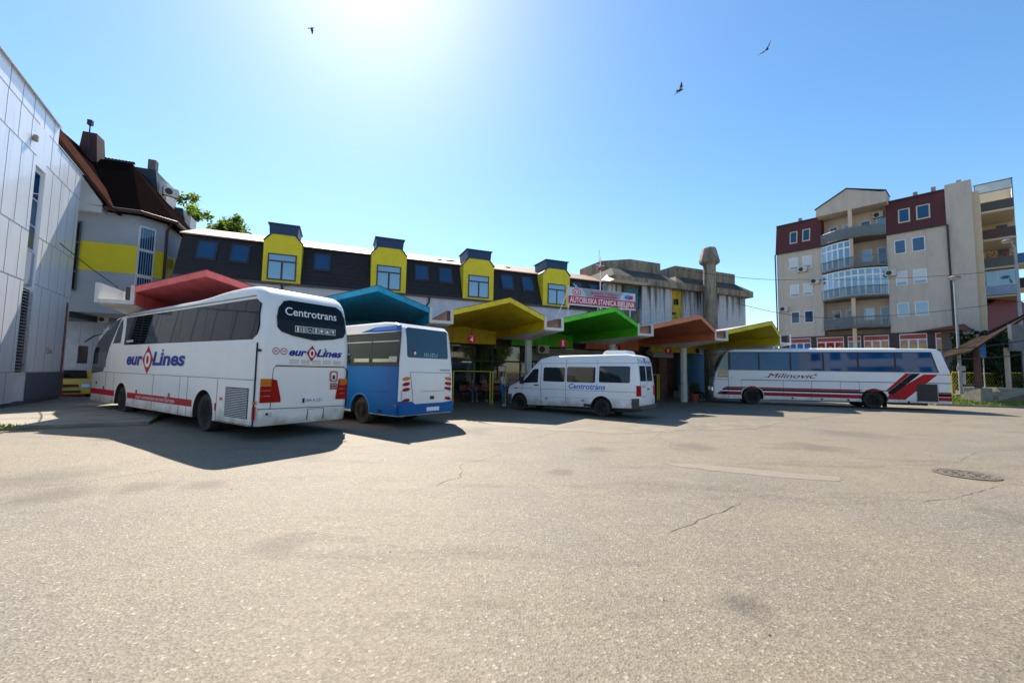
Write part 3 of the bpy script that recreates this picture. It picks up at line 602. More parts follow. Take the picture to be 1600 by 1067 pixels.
cd.side('trim', [line((.55, 2.10), (10.95, 2.10), .02)], beige_sill, eps=.016)
cd.side('window', [[(11.0, 1.62), (11.66, 1.60), (11.60, 2.0), (11.14, 3.05), (11.0, 3.14)]], glass('cab_glass', (.02, .04, .035), ior=1.7), eps=.010)
cd.side('curtain', [[(11.02, 1.75), (11.5, 1.75), (11.5, 1.86), (11.02, 1.88)]], mat('cream_cloth', (.5, .5, .36)), eps=.012, deep=.001)
dk = mat('dark_green_paint', (.005, .018, .02), rough=.5, spec=.1)
cd.side('stripe', [[(11.30, .96), (4.2, .96), (4.05, 1.04), (3.9, 1.06), (11.12, 1.06)],
        [(3.15, 1.02), (2.95, 1.06), (2.03, 2.04), (1.76, 2.04), (2.86, .98)], [(3.9, 1.06), (3.9, .99), (3.1, .99), (3.0, 1.06)],
        [(11.72, .55), (10.30, .55), (10.26, .76), (11.48, .76)], [(9.06, .55), (4.16, .55), (4.12, .76), (9.10, .76)], [(2.90, .56), (2.85, .80), (1.22, 2.0), (.60, 2.0), (2.10, .56)],
        [(.62, .55), (.62, .75), (.06, .75), (.06, .55)], [(.62, .95), (.62, 1.02), (.06, 1.02), (.06, .95)], [(.60, 1.98), (.60, 2.0), (.05, 2.02), (.05, 1.98)]], red, eps=.006)
cd.side('stripe', [[(11.38, .84), (10.28, .84), (10.2, .95), (11.32, .95)], [(9.12, .84), (4.08, .84), (3.95, .95), (9.2, .95)], [(2.86, .86), (2.86, .97), (1.74, 2.04), (1.36, 2.04), (2.66, .82)], [(.62, .78), (.62, .94), (.06, .94), (.06, .78)], [(11.46, .58), (11.10, .58), (11.0, .74), (11.36, .74)]], dk, eps=.007)
cd.side('trim', [line((11.9, 1.49), (11.02, 1.49), .03), line((10.3, 1.50), (.05, 1.52), .035)], mat('rubber_strip', (.03, .04, .04)), eps=.012)
b = MB(); b.prism([(.66, .50), (1.56, .50), (1.56, 1.46), (.66, 1.46)], -.03, .008, lambda x, z, q: (x, cd.Y(z)+q, z))
for k in range(11): b.box(.70, 1.52, 1.258, 1.268, .54+k*.082, .565+k*.082, 1)
b.build('grille', [black, mat('grille_dark', (.035, .04, .042))], cd.root)
cd.side('panel_gap', [line((11.0, .35), (11.0, 3.1), .02)]+[line((x, .44), (x, 1.48), .01) for x in (8.0, 6.55, 5.1, 10.25, 4.2, 2.4, 1.58, .63)], gap, eps=.010)
t = MB(); text(t, 'Milinović', (8.85, 1.25, 1.66), LT, UP, .27, off=.010, shear_=.38, width=2.62); text(t, 'Milinović', (8.835, 1.25, 1.664), LT, UP, .27, off=.0105, shear_=.38, width=2.62); join_polys(t, [[(0, 0), (.5, .10), (.5, .13)]], (9.3, 1.25, 1.60), LT, UP, off=.010); t.build('lettering', mat('maroon_lettering', (.22, .006, .012), spec=.2), cd.root)
cd.side('latch', [rrect(x-.05, x+.05, .40, .50, .02) for x in (7.55, 6.05, 4.75, 1.95)], black, eps=.015)
cd.side('badge', [rrect(10.75, 10.92, 1.62, 1.67, .01)], beige_sill, eps=.012)
arcp = lambda cx_: [(cx_+.60*math.cos(R(a)), .5+.60*math.sin(R(a))) for a in range(0, 181, 12)]+[(cx_+.64*math.cos(R(a)), .5+.64*math.sin(R(a))) for a in range(180, -1, -12)]
cd.side('wheel_arch_trim', [arcp(9.68)], mat('arch_grey', (.5, .48, .44)), eps=.02); cd.side('wheel_arch_trim', [arcp(3.52)], black, eps=.02)
cd.rear('window', [rrect(.2, 2.3, 2.15, 3.15, .1)], coach_glass, eps=.012)
cd.side('tail_light', [rrect(.06, .22, .42, .52, .02)], whitev, eps=.02)
b = MB()
for sg in (1, -1): b.box(11.86, 11.96, sg*.95-.2, sg*.95+.2, .75, 1.0)
b.build('headlight', chrome, cd.root, bevel=.02)
b = MB(); b.prism([(-1.05, 0), (1.05, 0), (1.0, 1), (-1.0, 1)], 0, .02, lambda p, q, t_: (11.80-.60*q+t_, p, 1.72+1.38*q)); b.build('windscreen', MATS['cab_glass'], cd.root)
b = MB(); b.tube([(11.6, 1.0, 3.1), (12.05, 1.15, 3.0), (12.1, 1.2, 2.6)], .025); b.box(12.02, 12.14, 1.1, 1.32, 2.1, 2.6); b.build('mirror', black, cd.root, bevel=.02)
b = MB(); b.box(4.5, 8.6, -.8, .8, .28, .5); b.box(7.0, 7.25, 1.0, 1.2, .30, .44); b.box(.9, 2.6, -.6, .8, .25, .5); b.build('chassis', black, cd.root)
b = MB(); b.hexa([(2.0, -.7, 3.44), (9.6, -.7, 3.44), (9.6, .7, 3.44), (2.0, .7, 3.44), (2.2, -.6, 3.5), (9.3, -.6, 3.5), (9.3, .6, 3.5), (2.2, .6, 3.5)]); b.build('roof_vent', whitev, cd.root, bevel=.02)
b = MB(); b.box(2.9, 2.94, .7, 1.15, .10, .42); b.build('mud_flap', rubber, cd.root)

# ---- yellow taxi, nose to the camera, at the foot of the metal building ----
taxi = Veh('parked_car', 'small yellow car half hidden between the metal clad building and the long coach', 'car', (-24.4, 23.6, 0), -.85, 1.68, .85, 0.22, [(0, 0), (1, 0)])
yel = mat('taxi_yellow', (.62, .42, .02), rough=.3, var=.05, coat=.5)
taxi.body([(0, .35), (0, .75), (.15, .92), (.55, 1.0), (1.1, 1.38), (2.2, 1.40), (2.95, .98), (3.75, .84), (3.95, .62), (3.95, .25), (.1, .25)], .06, .4, [(.75, .3, .34), (3.15, .3, .34)], yel)
for x in (.75, 3.15):
    for sg in (1, -1): wheel(taxi.root, x, sg*.80, .29, .18, hub=.17)
b = MB(); b.prism([(-.62, 0), (.62, 0), (.5, 1), (-.5, 1)], 0, .02, lambda p, q, t_: (2.93-.70*q+t_, p, 1.01+.37*q+t_)); b.build('windscreen', dark_glass, taxi.root)
for sg in (1, -1):
    b = MB(); b.hexa([(3.84, sg*.5, .60), (3.99, sg*.5, .56), (3.97, sg*.80, .58), (3.8, sg*.82, .60), (3.82, sg*.5, .77), (3.92, sg*.5, .74), (3.90, sg*.80, .74), (3.78, sg*.82, .77)]); b.build('headlight', chrome, taxi.root, bevel=.01)
b = MB(); b.box(3.94, 3.97, -.4, .4, .58, .72); b.box(3.94, 3.98, -.5, .5, .30, .42); b.build('grille', black, taxi.root)
# ---------------- the bus station: canopies, station building, concrete block ----------------
TH = .39; OX, OY = -12.869, 14.089; cT, sT = math.cos(TH), math.sin(TH)
def row(s_, d, z=0): return (OX+cT*s_-sT*d, OY+sT*s_+cT*d, z)
BW, TW = 5.544, 1.04; ZT, ZW, ZP = 3.77, 4.40, 4.97; DB = 7.0
cream = mat('gutter_white', (.62, .61, .57), rough=.7, var=.1, dirt=(.25, .22, .17), stretch=(1, 1, .4), dscale=2.0, dlo=.52, dhi=.85)
roof_top = mat('roofing_felt', (.34, .31, .27), rough=.85, var=.15)
brownm = mat('bare_wood', (.11, .06, .05), rough=.8, var=.3)
colm = mat('column_paint', (.50, .49, .45), rough=.6, var=.1, dirt=(.2, .17, .13), dscale=2.0, dlo=.55, dhi=.8)
def canopy_paint(n, c): return mat(n, c, rough=.55, var=.10, scale=1.2, dirt=tuple(x*.42+.01 for x in c), stretch=(2.5, .5, 1.0), dscale=1.6, dlo=.47, dhi=.80)
CP = [('red', (.72, .13, .12)), ('blue', (0.0, .27, .46)), ('yellow', (.66, .50, .002)), ('green', (.06, .50, .004)), ('salmon', (.58, .185, .085)), ('yellow', (.58, .48, .004))]
CL = ['salmon red folded canopy roof behind the long white coach', 'turquoise blue folded canopy roof above the blue midibus', 'yellow folded canopy roof over stop 4',
      'bright green folded canopy roof carrying the station banner', 'orange brown folded canopy roof with an air conditioner behind it', 'olive yellow folded canopy roof at the right end above the striped coach']
def gutter(parent, s1):
    """white concrete trough ending at s1 (local), open at the front"""
    s0 = s1-TW; b = MB(); tk = .11
    b.box(s0, s1, -.02, DB-.05, ZT, ZT+.13)
    b.box(s0, s0+tk, -.02, DB-.05, ZT+.13, ZW+.03); b.box(s1-tk, s1, -.02, DB-.05, ZT+.13, ZW+.03)
    # haunch that thickens towards the column
    m_ = (s0+s1)/2
    b.hexa([(s0+.02, .25, ZT-.02), (s1-.02, .25, ZT-.02), (m_+.22, 2.7, ZT-.26), (m_-.22, 2.7, ZT-.26), (s0+.02, .25, ZT), (s1-.02, .25, ZT), (s1-.02, 2.9, ZT), (s0+.02, 2.9, ZT)])
    b.hexa([(m_-.22, 2.7, ZT-.26), (m_+.22, 2.7, ZT-.26), (m_+.22, 3.3, ZT-.26), (m_-.22, 3.3, ZT-.26), (s0+.02, 2.9, ZT), (s1-.02, 2.9, ZT), (s1-.02, 6.6, ZT), (s0+.02, 6.6, ZT)])
    g_ = b.build('gutter', cream, parent)
    b = MB(); b.box(s1-tk-.16, s1-tk-.003, .06, DB-.3, ZT+.16, ZW-.04); b.build('wooden_lining', brownm, g_)
def column(parent, s_):
    b = MB(); n = 8
    b.lathe([(.23, 0), (.22, .25), (.20, 3.45), (.30, ZT-.262)], c=(s_, 2.96, 0), n=8); b.build('column', colm, parent, smooth=10)
for i in range(6):
    nm, colr = CP[i]; under = canopy_paint('canopy_'+nm+('' if i < 5 else '_olive'), colr)
    fas = canopy_paint('fascia_'+nm+('' if i < 5 else '_olive'), tuple(min(1, x*1.12+.01) for x in colr))  # same paint made lighter: light on the front edge put into the colour
    t_ = thing('canopy_bay', CL[i], 'bus canopy', row(i*BW, 0), TH, 'coloured canopies over the bus stops')
    s1 = BW-TW; m_ = s1/2; pf = -1.083; th_ = .20
    zb = 4.62
    # roof slab: folded shell, peak leaning out in front
    def shell(z_off): return [(0.0, 0, ZW+z_off), (m_, pf, ZP+z_off), (s1, 0, ZW+z_off), (s1, DB-.02, ZW+z_off), (m_, DB-.02, zb+z_off), (0, DB-.02, ZW+z_off)]
    top = shell(0); bot = shell(-th_)
    b = MB(); b.add(top+bot, [(0, 1, 4, 5), (1, 2, 3, 4), (6, 11, 10, 7), (7, 10, 9, 8), (5, 4, 10, 11), (4, 3, 9, 10), (0, 5, 11, 6), (2, 8, 9, 3)], 0)
    b.m = [1, 1, 0, 0, 0, 0, 0, 0]
    rf = b.build('roof', [under, roof_top], t_)
    b = MB()
    b.hexa([(0, -.03, ZW-.22), (m_, pf-.03, ZP-.22), (m_, pf+.0, ZP-.22), (0, 0, ZW-.22), (0, -.03, ZW), (m_, pf-.03, ZP), (m_, pf, ZP), (0, 0, ZW)])
    b.hexa([(m_, pf-.03, ZP-.22), (s1, -.03, ZW-.22), (s1, 0, ZW-.22), (m_, pf, ZP-.22), (m_, pf-.03, ZP), (s1, -.03, ZW), (s1, 0, ZW), (m_, pf, ZP)])
    b.build('fascia', fas, t_)
    b = MB(); e_ = .015
    b.hexa([(0, -.05, ZW+.002), (m_, pf-.05, ZP+.002), (m_, pf+.2, ZP+.002), (0, .2, ZW+.002), (0, -.05, ZW+.022), (m_, pf-.05, ZP+.022), (m_, pf+.2, ZP+.022), (0, .2, ZW+.022)])
    b.hexa([(m_, pf-.05, ZP+.002), (s1, -.05, ZW+.002), (s1, .2, ZW+.002), (m_, pf+.2, ZP+.002), (m_, pf-.05, ZP+.022), (s1, -.05, ZW+.022), (s1, .2, ZW+.022), (m_, pf+.2, ZP+.022)])
    b.build('roof_flashing', mat('dark_flashing', (.03, .025, .025), rough=.5), t_)
    b = MB(); b.box(-.012, .03, 0.0, DB-.05, ZT+.0, ZW-.21); b.box(s1-.03, s1+.012, 0.0, DB-.05, ZT, ZW-.21); b.build('side_wall', under, t_)
    b = MB(); b.xz([(.03, 3.42), (s1-.03, 3.42), (s1-.03, ZW-.19), (m_, zb-.19), (.03, ZW-.19)], DB-.35, DB-.1); b.build('end_wall', under, t_)
    gutter(t_, BW)
    if i == 0: gutter(t_, 0.0)
    column(t_, BW-TW/2)
    if i == 0: column(t_, -TW/2)
# round numbered stop signs on their hangers
for (s_, d, n_, tx) in ((12.56, 2.0, '4', 'round red stop sign with a white 4 under the yellow canopy'), (17.74, 2.0, '5', 'round red stop sign with a white 5 under the green canopy'),
                    (22.6, 3.8, '6', 'round red stop sign seen almost edge on above the roof of the white van'), (26.9, 4.0, '7', 'round red stop sign hanging in front of the blue shop, left of a column')):
    q = thing('stop_sign', tx, 'stop sign', row(s_, d, 3.05), TH-(.25 if n_ in '45' else .95), 'hanging stop number signs')
    b = MB(); b.lathe([(.24, -.02), (.24, .02)], c=(0, 0, .27), n=28, axis='y'); b.build('disc', red, q, smooth=30)
    b = MB(); b.lathe([(.012, .5), (.012, 1.1)], n=8); b.build('hanger', black, q)
    b = MB(); text(b, n_, (-.075, -.021, .14), (1, 0, 0), UP, .22, off=.003, bold=.03); text(b, 'PERON', (-.09, -.021, .39), (1, 0, 0), UP, .045, off=.003, width=.18)
    b.build('lettering', whitev, q)

# ---- station building with mansard roof and dormers ----
sb = thing('station_building', 'long low station building with dark mansard roof and yellow dormers behind the canopies', 'building', row(0, DB), TH)
wallw = mat('lilac_white_render', (.56, .56, .60), rough=.85, var=.06, dirt=(.33, .33, .36), stretch=(1, 1, .3), dscale=1.2, dlo=.55, dhi=.9)
mans = striped('mansard_shingle', (.016, .012, .014), (.004, .003, .004), 'Z', .24, .14, rough=.75, var=.45, bump=.5)
tan = mat('tan_sheet_roof', (.40, .25, .16), rough=.5, var=.08, scale=.8)
yell = mat('dormer_yellow', (.66, .54, .015), rough=.7, var=.07, dirt=(.36, .32, .03), stretch=(1, 1, .4), dscale=2, dlo=.55, dhi=.9)
navyclad = mat('dark_blue_cladding', (.004, .030, .085), rough=.5)
brf = mat('brown_frame', (.045, .022, .015), rough=.5)
winblue = glass('window_sky_glass', (.03, .12, .22), ior=2.6, wav=.02)
wintrans = glass('skylight_glass', (.006, .045, .12), ior=1.9)
S0, S1 = -1.17, 25.3
b = MB(); b.box(S0, S1, .10, 9, 3.9, 6.25); b.box(S0, 14.5-2.2, .3, 9, 0, 3.9); b.build('wall', wallw, sb)
b = MB(); b.yz([(-.04, 6.15), (.92, 8.46), (4.0, 9.62), (7.5, 8.4), (8.9, 6.15)], S0, S1); b.build('mansard_roof', mans, sb)
b = MB()
b.hexa([(S0-.1, .80, 8.47), (S1, .80, 8.47), (S1, 4.0, 9.66), (S0-.1, 4.0, 9.66), (S0-.1, .80, 8.53), (S1, .80, 8.53), (S1, 4.0, 9.72), (S0-.1, 4.0, 9.72)])
b.hexa([(S0-.1, 4.0, 9.66), (S1, 4.0, 9.66), (S1, 7.6, 8.4), (S0-.1, 7.6, 8.4), (S0-.1, 4.0, 9.72), (S1, 4.0, 9.72), (S1, 7.6, 8.46), (S0-.1, 7.6, 8.46)])
tr = b.build('roof_sheet', tan, sb)
b = MB()
for k, s_ in enumerate((12.2, 12.8, 13.1, 17.2)): b.box(s_, s_+.3, 2.0+k*.1, 2.25+k*.1, 8.98+k*.035, 9.06+k*.035)
b.build('roof_vent', black, tr)
b = MB(); b.box(S0, S1, -.12, .06, 6.10, 6.20); b.build('gutter', mat('dark_gutter', (.05, .04, .05), rough=.5), sb)
for s_ in (3.55, 11.35, 22.6):
    b = MB(); b.tube([(s_, -.06, 6.1), (s_, .02, 5.8), (s_-.12, .05, 5.6), (s_-.12, .05, 4.6)], .06, 8); b.build('downpipe', MATS['dark_gutter'], sb)
def mansY(z): return -.04+(z-6.15)*.96/2.31
dormx = [(2.6, 4.4), (7.98, 9.95), (13.42, 15.42), (18.95, 21.0)]
for k, (a0, a1) in enumerate(dormx):
    m_ = (a0+a1)/2; c_ = .36
    b = MB(); b.xz([(a0, 6.22), (a1, 6.22), (a1, 8.36), (a1-c_, 8.78), (a0+c_, 8.78), (a0, 8.36)], -.06, 1.6); d_ = b.build('dormer', yell, sb)
    b = MB()
    b.hexa([(a0+.24, -.10, 8.78), (a1-.24, -.10, 8.78), (a1-.24, 1.7, 8.78), (a0+.24, 1.7, 8.78), (a0+.20, -.10, 9.30), (a1-.20, -.10, 9.30), (a1-.20, 1.7, 9.30), (a0+.20, 1.7, 9.30)])
    b.box(a0+.14, a1-.14, -.16, 1.76, 9.30, 9.36)
    b.hexa([(a0-.03, -.12, 8.36), (a0+c_, -.12, 8.785), (a0+c_, 1.6, 8.785), (a0-.03, 1.6, 8.36), (a0-.05, -.12, 8.41), (a0+c_-.03, -.12, 8.84), (a0+c_-.03, 1.6, 8.84), (a0-.05, 1.6, 8.41)])
    b.hexa([(a1-c_, -.12, 8.785), (a1+.03, -.12, 8.36), (a1+.03, 1.6, 8.36), (a1-c_, 1.6, 8.785), (a1-c_+.03, -.12, 8.84), (a1+.05, -.12, 8.41), (a1+.05, 1.6, 8.41), (a1-c_+.03, 1.6, 8.84)])
    b.build('dormer_cap', navyclad, d_)
    x0, x1, z0, z1 = m_-.68, m_+.68, 6.32, 7.73; b = MB()
    b.box(x0, x1, -.095, -.062, z0, z1); fr = b.build('window', brf, sb)
    zt = z0+(z1-z0)*.72
    for (p0, p1, q0, q1) in ((x0+.07, x1-.07, zt+.04, z1-.07), (x0+.07, m_-.05, z0+.07, zt-.05), (m_+.05, x1-.07, z0+.07, zt-.05)):
        b = MB(); b.box(p0, p1, -.104, -.097, q0, q1); b.build('pane', winblue, fr)
for s_ in (.0, 1.45, 5.4, 10.95, 12.45, 16.6, 18.1, 22.0, 23.5):
    b = MB(); z0, z1 = 7.22, 8.10; hw = .36
    f = lambda x, z, o_: (x, mansY(z)-o_, z+o_*.3)
    b.hexa([f(s_-hw-.09, z0-.12, -.02), f(s_+hw+.09, z0-.12, -.02), f(s_+hw+.09, z0-.12, .05), f(s_-hw-.09, z0-.12, .05), f(s_-hw-.09, z1+.1, -.02), f(s_+hw+.09, z1+.1, -.02), f(s_+hw+.09, z1+.1, .05), f(s_-hw-.09, z1+.1, .05)])
    fr = b.build('roof_window', mat('skylight_frame', (.035, .03, .03), rough=.4), sb)
    b = MB(); b.hexa([f(s_-hw, z0, .03), f(s_+hw, z0, .03), f(s_+hw, z0, .062), f(s_-hw, z0, .062), f(s_-hw, z1, .03), f(s_+hw, z1, .03), f(s_+hw, z1, .062), f(s_-hw, z1, .062)]); b.build('pane', wintrans, fr)
# glazed hall under the canopies
fg = MB(); fg.box(12.3, 28.0, .55, .75, 0, .45); fg.box(12.3, 28.0, .5, .85, 3.4, 3.9); fg.build('plinth', mat('brown_plinth', (.05, .03, .025), rough=.7), sb)
hall = glass('hall_glass', (.015, .022, .016), ior=1.75, wav=.06)
xs = [12.3, 14.3, 15.6, 17.6, 19.2, 20.9, 22.6, 24.3, 26.2, 28.0]
for k, (a0, a1) in enumerate(zip(xs, xs[1:])):
    b = MB(); b.box(a0, a0+.09, .42, .56, .45, 3.4); b.box(a0+.09, a1, .42, .56, 2.34, 2.44); b.box(a0+.09, a1, .42, .56, .45, .56)
    fr = b.build('window', black, sb)
    b = MB(); b.box(a0+.09, a1, .50, .52, .56, 2.34); b.box(a0+.09, a1, .50, .52, 2.44, 3.4); b.build('pane', hall, fr)
b = MB(); b.box(12.3, 28.0, 5, 5.1, 0, 3.9); b.build('back_wall', mat('hall_wall', (.10, .075, .045), rough=.8, var=.4, scale=1.2), sb)
# white door, poster, air conditioners
b = MB(); b.box(17.62, 17.72, .34, .44, 0, 2.35); b.box(18.5, 18.6, .34, .44, 0, 2.35); b.box(17.72, 18.5, .34, .44, 2.26, 2.35); d_ = b.build('door', mat('door_white', (.5, .5, .46)), sb)
b = MB(); b.box(17.72, 18.5, .36, .38, .05, 2.26); b.build('pane', hall, d_)
b = MB(); b.box(16.0, 16.55, .38, .40, 1.2, 2.1); b.box(16.05, 16.5, .37, .379, 1.75, 2.05, 1); b.build('poster', [mat('poster_orange', (.32, .18, .05)), whitev], sb)
b = MB(); b.box(18.0, 26.0, .38, .41, 2.5, 3.35); b.build('blind', mat('blind_grey', (.22, .23, .21), var=.2), sb)
def aircon(loc, rz, lab, scale=1.0, fan=(.03, .03, .035)):
    q = thing('air_conditioner', lab, 'air conditioner', loc, rz, 'wall air conditioner units')
    b = MB(); b.box(-.4, .4, -.30, 0, 0, .55); b.build('casing', mat('aircon_casing', (.55, .54, .50), rough=.5, dirt=(.3, .26, .2), dscale=3), q, bevel=.015)
    b = MB(); b.lathe([(.001, -.306), (.20, -.306), (.21, -.30)], c=(-.12, 0, .27), n=24, axis='y'); b.build('fan', mat('fan_dark', fan), q)
    b = MB(); b.box(-.35, -.31, -.28, .04, -.05, -.001); b.box(.31, .35, -.28, .04, -.05, -.001); b.build('bracket', black, q)
    q.scale = (scale,)*3
    return q
aircon(row(18.75, DB-.38, 2.95), TH, 'air conditioner under the green canopy beside the first visible column')
aircon(row(32.4, DB-.05, 3.35), TH, 'air conditioner on the blue shop wall right of the column in the orange canopy')

# ---- concrete block with chimney beyond the station ----
cb_ = thing('concrete_building', 'old raw concrete building with flared parapets and streaked walls behind the right canopies', 'building', row(0, DB), TH)
rawc = mat('raw_concrete', (.27, .225, .165), rough=.9, var=.2, scale=1.2, bump=.4, dirt=(.05, .045, .035), stretch=(1.6, 1.6, .22), dscale=1.5, dlo=.45, dhi=.70)
darkc = mat('dark_concrete', (.085, .078, .062), rough=.9, var=.3, scale=1.5, bump=.4, dirt=(.02, .02, .02), dscale=1.2, dlo=.4, dhi=.75)
ribc = striped('ribbed_wall', (.47, .47, .49), (.28, .27, .27), 'X', .28, .05, bump=.3)
def streaks(m, col=(.035, .033, .03)):
    t = m.node_tree; b = t.nodes['Principled BSDF']; src = b.inputs['Base Color'].links[0].from_socket
    tc = t.nodes.new('ShaderNodeTexCoord'); mp = t.nodes.new('ShaderNodeMapping'); mp.inputs['Scale'].default_value = (2.2, 2.2, .10); t.links.new(tc.outputs['Object'], mp.inputs[0])
    n = t.nodes.new('ShaderNodeTexNoise'); n.inputs['Scale'].default_value = 1.6; n.inputs['Detail'].default_value = 7; t.links.new(mp.outputs[0], n.inputs[0])
    sp = t.nodes.new('ShaderNodeSeparateXYZ'); t.links.new(tc.outputs['Object'], sp.inputs[0])
    r0 = t.nodes.new('ShaderNodeMapRange'); r0.inputs[1].default_value = 5.6; r0.inputs[2].default_value = 8.5; r0.inputs[3].default_value = .0; r0.inputs[4].default_value = .22; t.links.new(sp.outputs['Z'], r0.inputs[0])
    a = t.nodes.new('ShaderNodeMath'); a.operation = 'ADD'; t.links.new(n.outputs[0], a.inputs[0]); t.links.new(r0.outputs[0], a.inputs[1])
    r = t.nodes.new('ShaderNodeMapRange'); r.inputs[1].default_value = .60; r.inputs[2].default_value = .80; t.links.new(a.outputs[0], r.inputs[0])
    mm = t.nodes.new('ShaderNodeMix'); mm.data_type = 'RGBA'; t.links.new(r.outputs[0], mm.inputs[0]); t.links.new(src, mm.inputs[6]); mm.inputs[7].default_value = (*col, 1)
    t.links.new(mm.outputs[2], b.inputs['Base Color'])
streaks(ribc)
b = MB(); b.box(27.2, 30.08, 0, 7, 4.2, 8.4); b.box(31.3, 38.1, 0, 7, 4.2, 8.45); b.box(24.2, 25.8, .3, 7, 4.2, 8.3); b.build('wall', ribc, cb_)
b = MB(); b.box(30.08, 31.3, .25, 7, 4.2, 8.4); b.build('wall', mat('old_yellow_panel', (.50, .34, .02), rough=.7, var=.15, dirt=(.12, .09, .03), dscale=2.2, dlo=.52, dhi=.7), cb_)
b = MB(); b.box(25.8, 27.2, .25, 7, 4.2, 8.3); b.build('wall', mat('flaking_plaster', (.20, .16, .10), rough=.9, dirt=(.07, .10, .11), dscale=1.5, dlo=.4, dhi=.6), cb_)
b = MB(); b.box(25.9, 27.15, .20, .26, 6.6, 8.1); b.build('window', glass('teal_glass', (.01, .06, .08)), cb_)
b = MB(); b.box(30.5, 30.95, .2, .26, 7.2, 7.65); b.box(30.3, 30.7, .2, .26, 6.4, 6.6); b.build('window', dark_glass, cb_)
def cap(a0, a1, chL, chR, e0=.9, e1=.9):
    """flared roof edge then parapet"""
    b = MB(); y0, y1 = -.45, .55
    b.hexa([(a0-e0, y0, 8.32), (a1+e1, y0, 8.32), (a1+e1, 6, 8.32), (a0-e0, 6, 8.32), (a0-e0, y0, 8.80), (a1+e1, y0, 8.80), (a1+e1, 6, 8.80), (a0-e0, 6, 8.80)])
    e = b.build('eave', rawc, cb_)
    b = MB(); b.hexa([(a0-e0, y0, 8.80), (a1+e1, y0, 8.80), (a1+e1, 6, 8.80), (a0-e0, 6, 8.80), (a0, y1, 9.55), (a1, y1, 9.55), (a1, 5, 9.55), (a0, 5, 9.55)]); b.build('roof', darkc, cb_)
    b = MB(); b.xy([(a0, y1+chL), (a0+chL*1.2, y1), (a1-chR, y1), (a1, y1+chR), (a1, 5), (a0, 5)], 9.52, 10.42); b.build('parapet', rawc, cb_)
cap(24.9, 29.5, 1.4, .0, .5, .85); cap(31.0, 37.6, 0, .0, .85, .9)
b = MB(); b.hexa([(24.0, -.5, 8.25), (27.2, -.5, 8.25), (27.2, .6, 8.55), (24.0, .6, 8.55), (24.4, -.5, 8.45), (27.6, -.5, 8.45), (27.9, .6, 9.25), (24.8, .6, 9.25)]); b.build('roof_sheet', tan, cb_)
# chimney: on the building
b = MB(); b.lathe([(.49, 0), (.45, 10.35)], c=(32.75, -1.2, 0), n=20); b.build('chimney', rawc, cb_, smooth=40)
b = MB(); b.lathe([(.48, 10.22), (.74, 10.42), (.76, 10.60), (.52, 11.50), (.44, 11.60), (.0005, 11.60)], c=(32.75, -1.2, 0), n=10); b.build('chimney_cap', rawc, bpy.data.objects['chimney'], smooth=20)
b = MB(); b.box(33.55, 33.85, -.9, 0, 4.2, 9.4); b.build('flue_pipe', darkc, cb_)
# ground floor shops under it
b = MB(); b.box(28.0, 31.3, .8, 6, 0, 4.2); b.build('wall', mat('shop_brown', (.055, .03, .022), rough=.8, var=.4), cb_)
b = MB(); b.box(31.3, 33.4, 0.0, 6, 0, 4.2); b.build('wall', mat('shop_blue', (.02, .14, .24), rough=.7, var=.2), cb_)
b = MB(); b.box(33.4, 34.2, -.05, 6, 0, 4.2); b.box(34.2, 38.1, .2, 6, 0, 4.2); b.build('wall', mat('shop_grey', (.17, .165, .15), rough=.8, var=.25, dirt=(.06, .05, .04), dscale=1.2), cb_)
b = MB(); b.hexa([(28.1, -.2, 3.0), (30.0, -.2, 3.0), (30.0, .7, 3.3), (28.1, .7, 3.3), (28.1, -.2, 3.45), (30.0, -.2, 3.45), (30.0, .7, 3.65), (28.1, .7, 3.65)]); b.build('awning', mat('awning_cloth', (.3, .34, .4), rough=.8), cb_)
b = MB(); b.box(29.3, 30.1, .55, .82, 0, 3.0); b.build('pillar', mat('brick_brown', (.14, .075, .045), rough=.8, var=.3), cb_)

# ---- banner on the green canopy ----
bn = thing('station_banner', 'long banner reading AUTOBUSKA STANICA BIJELJINA on a frame above the green canopy', 'banner', row(17.3, .7, 5.28), TH)
BWd, BH = 4.25, .88
b = MB(); b.box(0, BWd, 0, .05, 0, BH); b.build('panel', mat('banner_pale', (.50, .56, .66), rough=.5), bn)
b = MB(); b.box(0, BWd, -.012, -.002, .03, .43); b.build('stripe', mat('banner_red', (.50, .01, .06), rough=.5), bn)
b = MB(); P = [(1.05+.25*(1-math.cos(R(a)))*-1, .44+.42*a/90) for a in range(0, 91, 10)]; P2 = [(3.20+.25*(1-math.cos(R(a))), .44+.42*a/90) for a in range(90, -1, -10)]
b.xz([(1.25, .44)]+P[1:]+P2[:-1]+[(3.05, .44)], -.011, -.002); b.build('stripe', mat('banner_grey', (.26, .33, .38), rough=.5), bn)
b = MB()
text(b, 'AUTOBUSKA STANICA BIJELJINA', (.08, -.012, .09), (1, 0, 0), UP, .28, off=.004, bold=.015, width=BWd-.16, mi=0)
text(b, 'Semberija Transport', (1.32, -.011, .62), (1, 0, 0), UP, .17, off=.004, shear_=.25, bold=.02, width=1.75, mi=1)
join_polys(b, [[(1.55, .50), (3.0, .50), (3.0, .57), (1.55, .57)]], (0, -.011, 0), (1, 0, 0), UP, off=.003, mi=2)
join_polys(b, [circ(.55, .65, 1, 24)], (0, 0, 0), (1, 0, 0), UP, off=.0, mi=1) if 0 else None
for r_, mi in ((1.0, 2), (.78, 0), (.62, 2)):
    join_polys(b, [[(.50+.27*r_*math.cos(R(a)), .65+.18*r_*math.sin(R(a))) for a in range(0, 360, 15)]], (0, -.002, 0), (1, 0, 0), UP, off=.004+.003*(1-r_), mi=mi)
join_polys(b, [[(.36, .70), (.64, .70), (.50, .64)], [(.40, .60), (.60, .60), (.5, .66)]], (0, -.002, 0), (1, 0, 0), UP, off=.008, mi=0)
